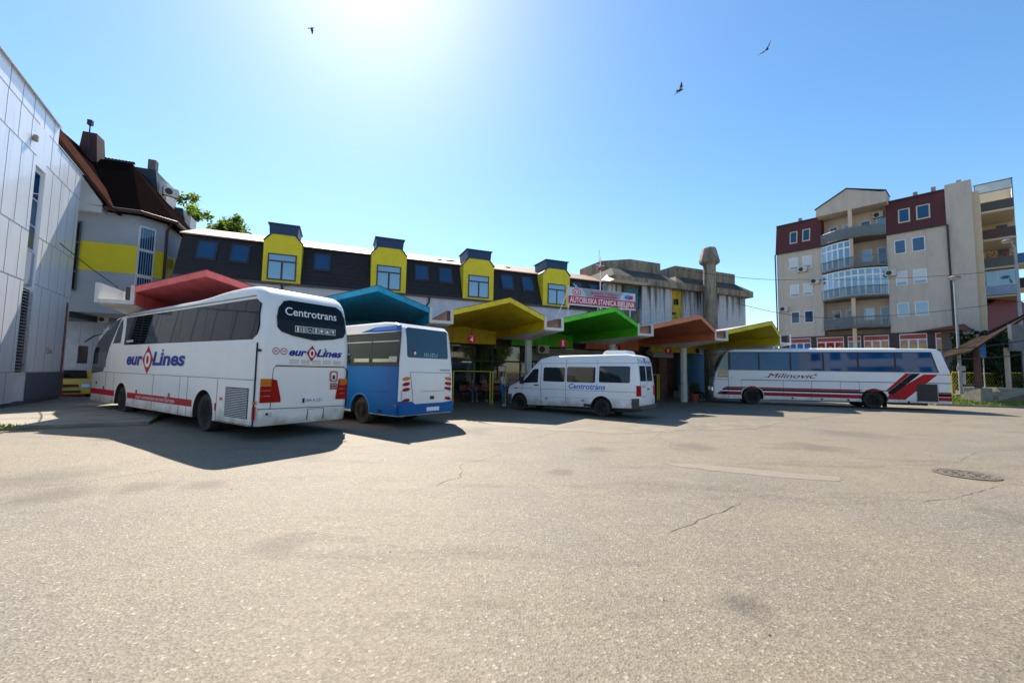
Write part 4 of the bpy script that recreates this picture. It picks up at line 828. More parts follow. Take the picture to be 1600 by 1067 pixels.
join_polys(b, [[(3.52, .55), (3.80, .50), (3.80, .74), (3.52, .70)]], (0, -.002, 0), (1, 0, 0), UP, off=.005, mi=3); join_polys(b, [[(3.80, .50), (4.08, .56), (4.08, .70), (3.80, .74)]], (0, -.002, 0), (1, 0, 0), UP, off=.005, mi=2)
join_polys(b, [[(3.52, .71), (3.80, .76), (4.08, .71), (3.80, .79)]], (0, -.002, 0), (1, 0, 0), UP, off=.005, mi=3)
b.build('lettering', [whitev, mat('banner_red_print', (.60, .03, .07)), MATS['banner_red'], signblue], bn)
b = MB(); b.tube([(.02, .06, BH+.1), (.02, .06, -.85)], .022); b.tube([(-.02, .03, BH-.2), (-.75, -.1, -.90)], .02); b.tube([(1.9, .06, .1), (1.65, -.1, -.55)], .02); b.tube([(2.1, .06, .1), (2.1, .1, -.5)], .02); b.tube([(3.95, .06, .1), (3.95, .1, -.8)], .025)
b.box(-.02, BWd+.02, -.02, .07, -.04, -.001); b.build('frame', mat('galvanised', (.55, .55, .55), rough=.45, metal=.5), bn)
# antenna mast by the roof end
q = thing('antenna', 'thin white antenna mast with a small red lamp above the banner', 'antenna', row(23.2, DB-.5, 0), TH)
b = MB(); b.tube([(0, 0, 4.6), (0, 0, 9.9)], .035); b.tube([(-.1, 0, 9.6), (-.1, 0, 10.4)], .03); b.tube([(-.35, 0, 9.3), (.35, 0, 9.3)], .02); b.build('mast', whitev, q)
b = MB(); b.lathe([(.0005, 8.95), (.18, 9.0), (.2, 9.15), (.0005, 9.25)], n=12); b.build('lamp', mat('mast_lamp', (.3, .08, .06)), q, smooth=40)
# ---------------- left side: metal clad building and the grey and yellow house ----------------
v_ = Vector((-.64, 1, 0)).normalized(); MZ = math.atan2(v_.y, v_.x)      # local x runs back along the facade, local -y faces the yard
mbld = thing('metal_clad_building', 'tall modern building clad in pale metal panels at the left edge', 'building', (-21.51, 20.29, 0), MZ)
# local x = distance beyond the far corner (negative towards the camera); yard side is -y after the flip below
panel = mat('metal_panel', (.80, .81, .85), rough=.30, var=.03, scale=.7, dirt=(.58, .59, .60), stretch=(1.5, 1.5, .12), dscale=1.4, dlo=.52, dhi=.85, coat=.3)
panel2 = mat('metal_panel_blue', (.38, .44, .56), rough=.4, metal=.3, var=.05)
joint = mat('panel_joint', (.24, .24, .27), rough=.8)
X0, X1 = -13.0, -.45
b = MB()
b.box(X0, -5.50, 0, 9, .25, 11.0); b.box(-5.50, -4.55, .16, 9, .25, 9.4); b.box(-5.50, -4.55, 0, 9, 9.4, 11.0); b.box(-4.55, X1, 0, 9, .25, 11.0)
b.build('wall', panel, mbld)
b = MB(); b.box(X0, -3.45, .05, 9, 11.0, 11.85); b.build('parapet', panel, mbld)
b = MB(); b.box(X0, -3.45, -.04, 9.05, 11.85, 11.90); b.box(-3.45, X1+.05, -.04, 9.05, 11.0, 11.05); b.build('coping', mat('coping', (.5, .5, .52), rough=.4, metal=.5), mbld)
b = MB(); jw = .014
zl = [.25, 1.37, 4.85, 6.75, 9.72, 11.0]
for x in [X0+k*.98 for k in range(20)]:
    if x > X1: break
    for z0, z1 in zip(zl, zl[1:]):
        xo = x+(.35 if zl.index(z0) % 2 else 0)
        if xo > X1-.2 or -5.6 < xo < -4.45: continue
        b.box(xo, xo+jw, -.006, .02, z0, z1)
    if x < -3.6: b.box(x+.2, x+.2+jw, .043, .06, 11.0, 11.85)
for z in zl[1:]:
    b.box(X0, -5.50, -.007, .02, z, z+jw*1.3); b.box(-4.55, X1, -.007, .02, z, z+jw*1.3)
b.build('panel_seam', joint, mbld)
b = MB(); b.box(X0, X1-.1, .06, 8.8, 0, .25); b.box(-4.5, X1+.02, -.02, .0-.008, .25, 1.35); b.build('plinth', mat('plinth_blue', (.09, .11, .16), rough=.7), mbld)
b = MB(); b.box(-5.47, -4.58, .06, .159, 4.75, 6.05); b.build('infill_panel', panel2, mbld)
b = MB(); b.box(-5.47, -4.70, .09, .159, 6.10, 9.36); fr = b.build('window', mat('window_white', (.62, .62, .62), rough=.4), mbld)
for z0, z1 in ((6.2, 7.05), (7.13, 8.1), (8.18, 9.2)):
    b = MB(); b.box(-5.42, -4.76, .075, .088, z0, z1); b.build('pane', wintrans, fr)
b = MB(); b.box(-5.48, -4.60, .10, .159, 1.37, 4.6); lw = b.build('window', dark_glass, mbld)
b = MB()
for k in range(26): b.hexa([(-5.44, -.03, 1.42+k*.122), (-4.64, -.03, 1.42+k*.122), (-4.64, .08, 1.45+k*.122), (-5.44, .08, 1.45+k*.122), (-5.44, -.03, 1.44+k*.122), (-4.64, -.03, 1.44+k*.122), (-4.64, .08, 1.47+k*.122), (-5.44, .08, 1.47+k*.122)])
b.build('louvre', mat('louvre_metal', (.5, .5, .5), rough=.4, metal=.4), lw)
b = MB(); b.box(-6.05, -5.90, -.14, -.01, 10.12, 10.36); b.build('wall_lamp', mat('lamp_beige', (.3, .27, .2)), mbld, bevel=.02)
b = MB(); t0 = Vector((-2.75, -.01, 2.15)); text(b, 'Om', t0, (1, 0, 0), UP, .26, off=.004, width=.62); b.build('graffiti', mat('graffiti_red', (.45, .05, .04)), mbld)
b = MB(); b.box(-.85, -.78, -.05, -.001, .25, 4.6); b.build('drain_pipe', mat('rust_pipe', (.22, .07, .04), rough=.8), mbld)
b = MB(); b.tube([(-3.6, .5, 11.8), (-3.6, .5, 12.6)], .02); b.build('roof_rod', black, mbld)

gy = thing('grey_yellow_house', 'old grey house with a wide yellow band and a steep dark brown roof', 'house', row(-.958, 2.62, -.25), TH); gy.scale = (1.146,)*3
def gyrow(s_, d, z): return row(-.958+1.146*s_, 2.62+1.146*d, -.25+1.146*z)
gw = mat('grey_render', (.34, .37, .42), rough=.85, var=.06, dirt=(.22, .24, .27), dscale=.8, dlo=.55, dhi=.9)
ywall = mat('wall_yellow', (.66, .55, .01), rough=.7, var=.05)
whw = mat('gable_white', (.56, .57, .58), rough=.8, var=.05)
broof = striped('brown_tiles', (.016, .010, .009), (.006, .004, .004), 'Z', .16, .25, bump=.5, rough=.95)
broof.node_tree.nodes['Principled BSDF'].inputs['Specular IOR Level'].default_value = 0
D0 = 6.0
foot = [(-6.0, D0), (-2.26, D0), (-1.48, D0+.78), (-1.48, D0+9), (-6.0, D0+9)]
b = MB(); b.xy(foot, 4.0, 8.55); b.build('wall', gw, gy)
b = MB(); b.box(-6.0, -2.0, D0+2.4, D0+9, 0, 4.0); b.build('wall', striped('corrugated_grey', (.20, .24, .32), (.13, .16, .21), 'X', .5, .05, bump=.1), gy)
b = MB(); b.box(-2.0, -1.5, D0+.8, D0+9, 0, 4.0); b.build('wall', gw, gy)
b = MB(); b.box(-6.0, -2.05, D0+2.37, D0+2.39, .02, 1.15); b.build('wall_stripe', mat('wall_red', (.30, .01, .03), rough=.6), gy)
off = .012
b = MB(); b.box(-6.0, -2.26, D0-off, D0+.01, 5.86, 7.14)
b.hexa([(-2.26, D0-off, 5.86), (-1.48+off, D0+.78-off, 5.86), (-1.48, D0+.78, 5.86), (-2.26, D0, 5.86), (-2.26, D0-off, 7.14), (-1.48+off, D0+.78-off, 7.14), (-1.48, D0+.78, 7.14), (-2.26, D0, 7.14)])
b.box(-1.48, -1.48+off, D0+.78, D0+8, 5.86, 7.14); b.build('wall_band', ywall, gy)
def cw(t_, z, o_): # on the chamfered corner
    return (-2.26+t_*.707+o_*.707, D0+t_*.707-o_*.707, z)
def cbox(t0, t1, z0, z1, o0, o1, m, name, par):
    b = MB(); b.hexa([cw(t0, z0, o0), cw(t1, z0, o0), cw(t1, z0, o1), cw(t0, z0, o1), cw(t0, z1, o0), cw(t1, z1, o0), cw(t1, z1, o1), cw(t0, z1, o1)]); return b.build(name, m, par)
fr = cbox(.02, .68, 4.2, 8.13, .0, .05, mat('window_white', (.6, .6, .6)), 'window', gy)
for z0, z1 in ((7.08, 8.05), (5.88, 6.95), (4.3, 5.72)):
    cbox(.09, .61, z0, z1, .05, .058, wintrans, 'pane', fr)
b = MB()
for t_ in (.16, .25, .34, .43, .52):
    for z0, z1 in ((7.08, 8.05), (5.88, 6.95), (4.3, 5.72)): b.hexa([cw(t_, z0, .059), cw(t_+.025, z0, .059), cw(t_+.025, z0, .063), cw(t_, z0, .063), cw(t_, z1, .059), cw(t_+.025, z1, .059), cw(t_+.025, z1, .063), cw(t_, z1, .063)])
b.build('blind', mat('blind_blue', (.25, .36, .45)), fr)
# recessed dark window strip at the far left
b = MB(); b.box(-5.0, -4.22, D0-.05, D0+.02, 4.9, 8.0); fr = b.build('window', mat('frame_dark', (.09, .1, .11)), gy)
b = MB()
for z0, z1 in ((4.98, 5.7), (5.78, 7.0), (7.08, 7.9)): b.box(-4.95, -4.62, D0-.06, D0-.05, z0, z1); b.box(-4.55, -4.27, D0-.06, D0-.05, z0, z1)
b.build('pane', dark_glass, fr)
# roof: eaves at 8.6, ridge runs back to the right
def P3(L): return [tuple(p) for p in L]
b = MB()
E0 = [(-3.35, D0-.45, 8.62), (-2.1, D0-.45, 8.62), (-1.15, D0+.55, 8.62), (-1.0, D0+9.2, 8.62)]
b.add([(-6.1, D0-.25, 8.80), (-2.05, D0-.45, 8.62), (-4.03, D0+3.5, 12.3), (-6.1, D0+3.5, 12.3), (-6.1, D0+1.0, 9.97), (-3.3, D0+1.0, 9.97), (-1.05, D0+.55, 8.62), (-1.0, D0+9.2, 8.62), (-4.0, D0+9.2, 12.3), (-6.1, D0+9.2, 12.3), (-6.1, D0+9.2, 8.62), (-6.1, D0+1.0, 8.62), (-3.3, D0+1.0, 8.62)],
      [(0, 1, 2, 3), (1, 6, 2), (6, 7, 8, 2), (2, 8, 9, 3), (7, 10, 9, 8), (0, 10, 7, 6, 1), (0, 3, 9, 10)])
b.build('roof', broof, gy)
b = MB(); b.tube([(-3.3, D0-.47, 8.60), (-2.05, D0-.47, 8.60), (-1.03, D0+.55, 8.60), (-.98, D0+9.2, 8.60)], .09, 8); b.tube([(-1.2, D0+.5, 8.5), (-1.42, D0+.72, 8.2), (-1.44, D0+.74, 4.0)], .06, 8); b.build('gutter', brf, gy)
# white gable and its bargeboards
b = MB(); b.xz([(-6.0, 8.4), (-3.45, 8.4), (-3.45, 8.8), (-5.9, 12.4), (-6.0, 12.4)], D0-.35, D0+1.0); b.build('gable', whw, gy)
b = MB(); b.hexa([(-6.0, D0-.6, 12.62), (-3.0, D0-.6, 8.45), (-3.0, D0+1.0, 8.45), (-6.0, D0+1.0, 12.62), (-6.0, D0-.6, 12.82), (-2.86, D0-.6, 8.45), (-2.86, D0+1.0, 8.45), (-6.0, D0+1.0, 12.82)])
b.hexa([(-6.6, D0-.6, 12.5), (-6.0, D0-.6, 12.62), (-6.0, D0+1.0, 12.62), (-6.6, D0+1.0, 12.5), (-6.6, D0-.6, 12.7), (-6.0, D0-.6, 12.82), (-6.0, D0+1.0, 12.82), (-6.6, D0+1.0, 12.7)]); b.build('bargeboard', mat('bargeboard_brown', (.06, .028, .02), rough=.9, var=.3, spec=0), gy)
b = MB(); b.hexa([(-6.1, D0+1.0, 12.5), (-3.0, D0+1.0, 8.45), (-3.0, D0+3.4, 8.45), (-6.1, D0+3.4, 12.5), (-6.1, D0+1.0, 12.72), (-2.86, D0+1.0, 8.45), (-2.86, D0+3.4, 8.45), (-6.1, D0+3.4, 12.72)]); b.build('gable_roof', broof, gy)
b = MB(); b.hexa([(-6.1, D0+3.1, 11.6), (-5.25, D0+3.1, 11.6), (-5.25, D0+4.0, 11.6), (-6.1, D0+4.0, 11.6), (-5.95, D0+3.15, 13.45), (-5.4, D0+3.15, 13.45), (-5.4, D0+3.9, 13.45), (-5.95, D0+3.9, 13.45)]); ch = b.build('chimney', mat('chimney_brown', (.06, .022, .022), rough=.8, var=.3), gy)
b = MB(); b.tube([(-5.62, D0+3.0, 12.0), (-5.62, D0+3.0, 13.95)], .03); b.box(-5.71, -5.53, D0+2.9, D0+3.1, 13.75, 14.0); b.build('aerial', black, ch)
b = MB()
for k in range(9): b.lathe([(.07, 12.28), (.07, 12.40), (.0005, 12.44)], c=(-5.1+k*.14, D0+3.5, 0), n=8)
b.build('ridge_tile', mat('ridge_brown', (.05, .03, .025)), gy)
b = MB(); b.hexa([(-4.6, D0+5, 10.0), (-3.2, D0+5, 10.0), (-3.2, D0+7, 10.0), (-4.6, D0+7, 10.0), (-4.6, D0+5, 12.75), (-3.55, D0+5, 12.75), (-3.55, D0+7, 12.75), (-4.6, D0+7, 12.75)]); b.build('dormer', mat('dormer_slate', (.012, .02, .028), rough=.5), gy)
b = MB(); b.box(-3.35, -3.0, D0+5.1, D0+6.6, 10.0, 12.2); b.build('dormer_cheek', whw, gy)
b = MB(); b.box(-4.0, -3.65, D0+5.2, D0+5.6, 12.75, 13.4); b.build('chimney', mat('chimney_grey', (.12, .10, .09)), gy)
b = MB(); b.hexa([(-3.1, D0+6.4, 9.5), (-2.3, D0+6.4, 9.5), (-2.3, D0+8, 9.5), (-3.1, D0+8, 9.5), (-3.1, D0+6.4, 11.2), (-2.6, D0+6.4, 11.2), (-2.6, D0+8, 11.0), (-3.1, D0+8, 11.2)]); b.build('dormer', MATS['dormer_slate'], gy)
b = MB(); b.box(-2.45, -2.2, D0+6.5, D0+7.6, 9.4, 10.8); b.build('dormer_cheek', whw, gy)
aircon(gyrow(-2.85, D0+5.0, 11.3), TH+.6, 'air conditioner high on the roof dormer of the grey and yellow house', 1.0)
aircon(gyrow(-1.15, D0+2.2, 6.6), TH+.5, 'air conditioner on the yellow side wall of the grey house left of the dark mansard')
aircon(gyrow(-4.1, D0+2.2, 3.75), TH+.3, 'small air conditioner unit under the overhang above the yellow car', .55)
b = MB(); b.box(-6.0, -4.35, D0-.02, D0+2.4, 3.75, 4.0); b.build('overhang', mat('overhang_dark', (.07, .08, .1)), gy)

# ---------------- right side: apartment block ----------------
AZ = math.atan2(-.759, .651)
ap = thing('apartment_block', 'five storey beige apartment block with dark red mansard and rounded balconies', 'apartment block', (28.86, 45.0, 0), AZ)
beige = mat('beige_render', (.55, .465, .385), rough=.85, var=.05, dirt=(.36, .30, .25), stretch=(1.2, 1.2, .18), dscale=.9, dlo=.48, dhi=.82)
beige2 = mat('sand_render', (.62, .49, .34), rough=.85, var=.05)
dred = mat('dark_red_mansard', (.095, .018, .018), rough=.7, var=.08)
wfr = mat('pvc_white', (.72, .72, .72), rough=.4)
shut = mat('roller_shutter', (.62, .62, .64), rough=.5, var=.05)
b = MB()
b.box(0, 4.05, 0, 12, 0, 15.1); b.box(9.05, 12.95, 0, 12, 0, 15.1); b.box(12.95, 14.5, -.02, 6.4, 0, 18.55); b.box(4.05, 9.05, 1.3, 12, 0, 18.2)
b.build('wall', beige, ap)
b = MB(); b.box(14.5, 14.9, .5, 5.5, 4, 17.6); b.box(14.5, 17.0, 11, 13.5, 3, 20.4); b.box(14.5, 17.0, 13.5, 20, 3, 19.0); b.box(12.95, 14.5, 6.4, 20, 0, 18.3); b.build('wall', beige2, ap)
for x0, x1 in ((-.08, 4.05), (9.05, 12.95)):
    b = MB(); b.hexa([(x0, -.12, 15.1), (x1, -.12, 15.1), (x1, 12, 15.1), (x0, 12, 15.1), (x0, .45, 18.25), (x1, .45, 18.25), (x1, 12, 18.25), (x0, 12, 18.25)]); mr = b.build('mansard_roof', dred, ap)
    b = MB(); b.box(x0, x1, -.18, -.05, 15.0, 15.1); b.box(x0, x1, .35, 12, 18.25, 18.36); b.build('roof_trim', mat('dark_trim', (.03, .03, .035)), mr)
# pediment
b = MB(); b.xz([(3.85, 18.0), (9.25, 18.0), (9.25, 19.0), (8.9, 19.05), (6.4, 20.1), (3.9, 18.75)], -.85, 1.3); pd = b.build('gable', beige, ap)
b = MB()
b.hexa([(3.8, -.95, 18.72), (6.4, -.95, 20.1), (6.4, 1.4, 20.1), (3.8, 1.4, 18.72), (3.8, -.95, 18.8), (6.4, -.95, 20.2), (6.4, 1.4, 20.2), (3.8, 1.4, 18.8)]); b.hexa([(6.4, -.95, 20.1), (9.3, -.95, 19.02), (9.3, 1.4, 19.02), (6.4, 1.4, 20.1), (6.4, -.95, 20.2), (9.3, -.95, 19.1), (9.3, 1.4, 19.1), (6.4, 1.4, 20.2)])
b.build('roof_trim', MATS['dark_trim'], pd)
b = MB()
for x, z in ((1.6, 18.3), (10.8, 18.3), (12.0, 18.4), (13.6, 18.5)): b.box(x, x+.3, 2, 2.3, z, z+.9)
b.box(11.3, 12.2, 2, 2.8, 18.3, 18.85); b.build('chimney', mat('chimney_pale', (.3, .24, .2)), ap)
def win(par, x0, x1, z0, z1, y, mode='blue'):
    b = MB(); b.box(x0, x1, y-.03, y+.02, z0, z1); f = b.build('window', wfr, par)
    m = {'blue': winblue, 'dark': wintrans, 'shut': shut}[mode]
    b = MB(); b.box(x0+.08, x1-.08, y-.045, y-.031, z0+.08 if mode != 'shut' else z0+.28, z1-.08); b.build('pane' if mode != 'shut' else 'shutter', m, f)
    if mode == 'shut':
        b = MB(); b.box(x0+.08, x1-.08, y-.045, y-.031, z0+.07, z0+.26); b.build('pane', winblue, f)
rowsz = [(7.35, 8.6), (10.2, 11.5), (13.1, 14.4)]
modes = {0: ['blue', 'dark', 'blue', 'blue'], 1: ['shut']*4, 2: ['shut', 'shut', 'dark', 'dark']}
for k, (z0, z1) in enumerate(rowsz):
    for j, (x0, x1) in enumerate(((1.18, 2.0), (2.38, 3.2), (9.55, 10.35), (10.72, 11.6))): win(ap, x0, x1, z0, z1, 0, modes[k][j])
for x0, x1 in ((1.25, 1.95), (2.4, 3.1), (9.9, 10.7), (11.1, 12.0)):
    b = MB(); f_ = lambda z: -.12+(z-15.1)*.181
    b.hexa([(x0, f_(15.9)-.03, 15.95), (x1, f_(15.9)-.03, 15.95), (x1, f_(15.9)+.1, 15.95), (x0, f_(15.9)+.1, 15.95), (x0, f_(17.3)-.05, 17.3), (x1, f_(17.3)-.05, 17.3), (x1, f_(17.3)+.1, 17.3), (x0, f_(17.3)+.1, 17.3)]); f = b.build('roof_window', beige_sill, ap)
    b = MB(); b.hexa([(x0+.1, f_(16)-.06, 16.06), (x1-.1, f_(16)-.06, 16.06), (x1-.1, f_(16)-.0, 16.06), (x0+.1, f_(16)-.0, 16.06), (x0+.1, f_(17.2)-.08, 17.2), (x1-.1, f_(17.2)-.08, 17.2), (x1-.1, f_(17.2), 17.2), (x0+.1, f_(17.2), 17.2)]); b.build('pane', wintrans, f)
# rounded balconies
def arcp2(rad): return [(4.05+5.0*k/10, -rad*math.sin(math.pi*(k+.6)/11.2)) for k in range(11)]
railm = mat('balcony_railing', (.16, .20, .22), rough=.5, var=.1)
for k, z in enumerate((6.45, 9.35, 12.2, 15.1)):
    A_ = arcp2(1.25)
    b = MB(); b.xy([(4.05, 1.3)]+A_+[(9.05, 1.3)], z, z+.16, 0); bl = b.build('balcony', mat('balcony_slab', (.14, .12, .11)), ap)
    b = MB()
    for p, q_ in zip(A_, A_[1:]):
        b.tube([(p[0], p[1]+.06, z+1.05), (q_[0], q_[1]+.06, z+1.05)], .03, 6)
        for t_ in (0, .2, .4, .6, .8):
            x = p[0]+(q_[0]-p[0])*t_; y = p[1]+(q_[1]-p[1])*t_+.06; b.box(x-.012, x+.012, y-.012, y+.012, z+.16, z+1.05)
    b.build('railing', railm, bl)
    if k in (0, 3):
        b = MB()
        for j, (p, q_) in enumerate(zip(A_, A_[1:])):
            if k == 3 or j < 5: b.hexa([(p[0], p[1]+.10, z+.22), (q_[0], q_[1]+.10, z+.22), (q_[0], q_[1]+.115, z+.22), (p[0], p[1]+.115, z+.22), (p[0], p[1]+.10, z+.98), (q_[0], q_[1]+.10, z+.98), (q_[0], q_[1]+.115, z+.98), (p[0], p[1]+.115, z+.98)])
        b.build('balcony_screen', mat('screen_grey', (.20, .23, .24), rough=.6), bl)
    # enclosed part in white frames
    if k in (1, 2):
        seg = list(zip(A_, A_[1:]))[:(10 if k == 1 else 5)]
        b = MB(); b2 = MB()
        for p, q_ in seg:
            yo = .16; P_ = lambda t_, z_, o_: (p[0]+(q_[0]-p[0])*t_, p[1]+(q_[1]-p[1])*t_+yo+o_, z_)
            for t0, t1, z0, z1 in ((0, .12, .16, 2.75), (.88, 1, .16, 2.75), (.12, .88, .16, .28), (.12, .88, 2.02, 2.16), (.12, .88, 2.63, 2.75)):
                b.hexa([P_(t0, z+z0, 0), P_(t1, z+z0, 0), P_(t1, z+z0, .06), P_(t0, z+z0, .06), P_(t0, z+z1, 0), P_(t1, z+z1, 0), P_(t1, z+z1, .06), P_(t0, z+z1, .06)])
            for z0, z1 in ((.28, 2.02), (2.16, 2.63)):
                b2.hexa([P_(.12, z+z0, .02), P_(.88, z+z0, .02), P_(.88, z+z0, .04), P_(.12, z+z0, .04), P_(.12, z+z1, .02), P_(.88, z+z1, .02), P_(.88, z+z1, .04), P_(.12, z+z1, .04)])
        f = b.build('balcony_glazing', wfr, bl); b2.build('pane', winblue, f)
    # windows on the recessed wall
    for j, (x0, x1, z0, z1) in enumerate(((4.5, 5.2, .2, 2.1), (5.6, 6.4, .9, 2.1), (7.0, 7.8, .9, 2.1), (8.2, 8.9, .3, 2.1))):
        if k == 1 or (k == 2 and j < 2): continue
        win(ap, x0, x1, z+z0, z+z1, 1.3, 'dark' if (j+k) % 2 else 'blue')
b = MB(); b.box(6.45, 6.75, -1.0, -.75, 3.3, 18.0); b.build('pillar', beige2, ap)
for x in (13.0, -.12):
    b = MB(); b.tube([(x, -.1, 15.0), (x+.04, -.1, 6)], .07); b.build('downpipe', mat('pipe_dark', (.03, .03, .04)), ap)
# ground floor shops
b = MB(); b.box(.05, 12.9, -.06, 0, 3.0, 5.9); b.build('shop_wall', mat('shop_wall_dark', (.05, .035, .03), rough=.6), ap)
sc = [((.05, .12, .3), 0), ((.3, .02, .03), 1), ((.08, .2, .3), 0), ((.35, .06, .05), 1), ((.3, .03, .05), 1), ((.30, .04, .03), 1)]
for j, (x0, x1) in enumerate(((1.0, 2.9), (3.4, 5.6), (5.9, 6.9), (7.1, 8.9), (9.6, 11.4), (11.9, 12.8))):
    b = MB(); b.box(x0, x1, -.10, -.06, 3.0, 5.75); f = b.build('shop_window', wfr, ap); n = 3 if x1-x0 > 1.5 else 1; w3 = (x1-x0)/n
    for q in range(n):
        b = MB(); b.box(x0+q*w3+.07, x0+(q+1)*w3-.07, -.115, -.10, 3.0, 5.2); b.build('pane', MATS.get('shopglass%d' % j) or glass('shopglass%d' % j, sc[j][0], ior=1.7), f)
        if sc[j][1]:
            b = MB(); cx_ = x0+(q+.5)*w3; b.xz([(cx_+.22*math.cos(R(a)), 4.5+.34*math.sin(R(a))) for a in range(0, 360, 30)], -.122, -.116); b.build('poster', mat('poster_yellow', (.55, .35, .06)), f)
    b = MB(); b.box(x0+.05, x1-.05, -.118, -.101, 5.3, 5.68); b.build('shop_sign', mat('shop_sign_red', (.38, .06, .04)), f)
# side: corner windows and stacked balconies
for k, z in enumerate((7.3, 10.1, 12.9, 15.7)):
    b = MB(); b.box(14.88, 14.93, 2.0, 4.4, z, z+1.7); f = b.build('window', beige_sill, ap)
    b = MB(); b.box(14.931, 14.94, 2.15, 4.25, z+.12, z+1.58); b.build('pane', winblue, f)
bcol = [(.28, .38, .55), (.10, .11, .10), (.11, .05, .04), (.09, .08, .065)]
for k, z in enumerate((9.3, 11.9, 14.55, 17.15)):
    b = MB(); b.box(14.5, 16.9, 6.6, 11.0, z-.02, z+.14); bl = b.build('balcony', beige2, ap)
    m = mat('balcony_panel_%d' % k, bcol[k], rough=.6)
    b = MB(); b.box(14.55, 16.88, 6.60, 6.64, z+.2, z+1.05); b.box(16.85, 16.89, 6.64, 10.95, z+.2, z+1.05); b.build('railing', m, bl)
    if k == 0:
        b = MB(); b.box(14.6, 16.85, 6.68, 6.74, z+1.05, z+2.45); b.box(16.78, 16.84, 6.74, 10.9, z+1.05, z+2.45); f = b.build('balcony_glazing', wfr, bl)
        b = MB(); b.box(14.75, 15.6, 6.66, 6.68, z+1.15, z+2.3); b.box(15.7, 16.7, 6.66, 6.68, z+1.15, z+2.3); b.box(16.84, 16.86, 7.0, 10.6, z+1.15, z+2.3); b.build('pane', winblue, f)
    if k == 1:
        b = MB(); rr_ = random.Random(5)
        for q in range(160):
            x, y, zz = rr_.uniform(15.0, 16.8), rr_.uniform(6.5, 6.9), z+1.05+abs(rr_.gauss(.2, .2)); d = .09
            b.add([(x, y, zz), (x+d, y+rr_.uniform(-d, d), zz+d*.4), (x, y+rr_.uniform(-d, d), zz+d)], [(0, 1, 2)])
        b.build('flower_box', mat('geranium', (.35, .07, .03)), bl, normals=False)
b = MB()
for x, y in ((14.6, 6.65), (16.85, 6.65), (16.85, 10.9)): b.box(x-.04, x+.04, y-.04, y+.04, 18.1, 20.0)
b.box(14.5, 16.9, 6.6, 6.7, 19.95, 20.05); b.box(16.8, 16.9, 6.6, 10.9, 19.95, 20.05); b.box(14.5, 16.9, 6.6, 6.7, 19.1, 19.16); f = b.build('terrace_frame', railm, ap)
b = MB(); b.box(14.66, 16.8, 6.64, 6.66, 19.16, 19.95); b.box(16.84, 16.86, 6.7, 10.9, 18.3, 19.95); b.build('pane', mat('frosted_pane', (.55, .60, .58), rough=.5), f)
for z in (7.6, 10.4, 13.2, 15.6):
    b = MB(); b.box(15.8, 16.5, 10.95, 11.0, z, z+1.3); b.build('window', MATS['window_sky_glass'], ap)
for z in (11.3, 13.9):
    b = MB(); b.box(17.1, 18.2, 16.5, 19.5, z-.1, z+.05); bl = b.build('balcony', beige2, ap)
    b = MB(); b.box(17.1, 18.18, 16.5, 16.54, z+.05, z+1.1); b.box(18.15, 18.19, 16.54, 19.5, z+.05, z+1.1); b.build('railing', mat('rail_blue', (.05, .14, .35)) if z > 12 else black, bl)
def onap(x, y, z): return (28.86+.651*x+.759*y, 45-.759*x+.651*y, z)
aircon(onap(3.45, -.02, 11.3), AZ, 'air conditioner between the shuttered windows and the white glazed balcony'); aircon(onap(2.4, -.02, 12.7), AZ, 'air conditioner below the right top floor window on the left of the block')
aircon(onap(.6, -.02, 8.7), AZ, 'air conditioner beside the lowest left window of the beige block'); aircon(onap(9.25, -.02, 11.15), AZ, 'air conditioner right of the glazed balcony on the beige block')
aircon(onap(8.4, 1.25, 17.2), AZ, 'air conditioner high under the pediment of the beige block')
# ---------------- vegetation ----------------
leafA = mat('leaf_light', (.085, .14, .012), rough=.55, var=.4, scale=1.5); leafB = mat('leaf_dark', (.030, .065, .012), rough=.6, var=.4, scale=1.5)
for m in (leafA, leafB):
    t = m.node_tree; b = t.nodes['Principled BSDF']; tr_ = t.nodes.new('ShaderNodeBsdfTranslucent'); ad = t.nodes.new('ShaderNodeMixShader'); ad.inputs[0].default_value = .45
    tr_.inputs[0].default_value = (.30, .42, .02, 1) if m is leafA else (.14, .24, .02, 1)
    o_ = t.nodes['Material Output']; t.links.new(b.outputs[0], ad.inputs[1]); t.links.new(tr_.outputs[0], ad.inputs[2]); t.links.new(ad.outputs[0], o_.inputs[0])
bark = mat('bark', (.07, .055, .04), rough=.9, var=.3, scale=6, bump=.5)
def crown_mesh(seed, clumps, rx, ry, rz, cz, per=130, leaf=.16, cr=.75):
    rr = random.Random(seed); b = MB(); cs = []
    for k in range(clumps):
        a = rr.uniform(0, 6.28); u = rr.uniform(-1, 1); rad = rr.uniform(.35, 1)**.5
        c = Vector((rx*rad*math.cos(a)*math.sqrt(1-u*u), ry*rad*math.sin(a)*math.sqrt(1-u*u), cz+rz*rad*u)); cs.append(c); r0 = cr*rr.uniform(.6, 1.3)
        mi = 0 if rr.random() < .6 else 1
        for j in range(per):
            d = Vector((rr.gauss(0, 1), rr.gauss(0, 1), rr.gauss(0, .8))).normalized()*r0*rr.uniform(.3, 1.05); p = c+d
            n = Vector((rr.gauss(0, 1), rr.gauss(0, 1), rr.gauss(0, 1)+.5)).normalized(); e1 = n.orthogonal().normalized()*leaf*rr.uniform(.6, 1.2); e2 = n.cross(e1)*.6
            b.add([p-e1, p-e2, p+e1, p+e2], [(0, 1, 2, 3)], mi if rr.random() < .8 else 1-mi)
    return b, cs
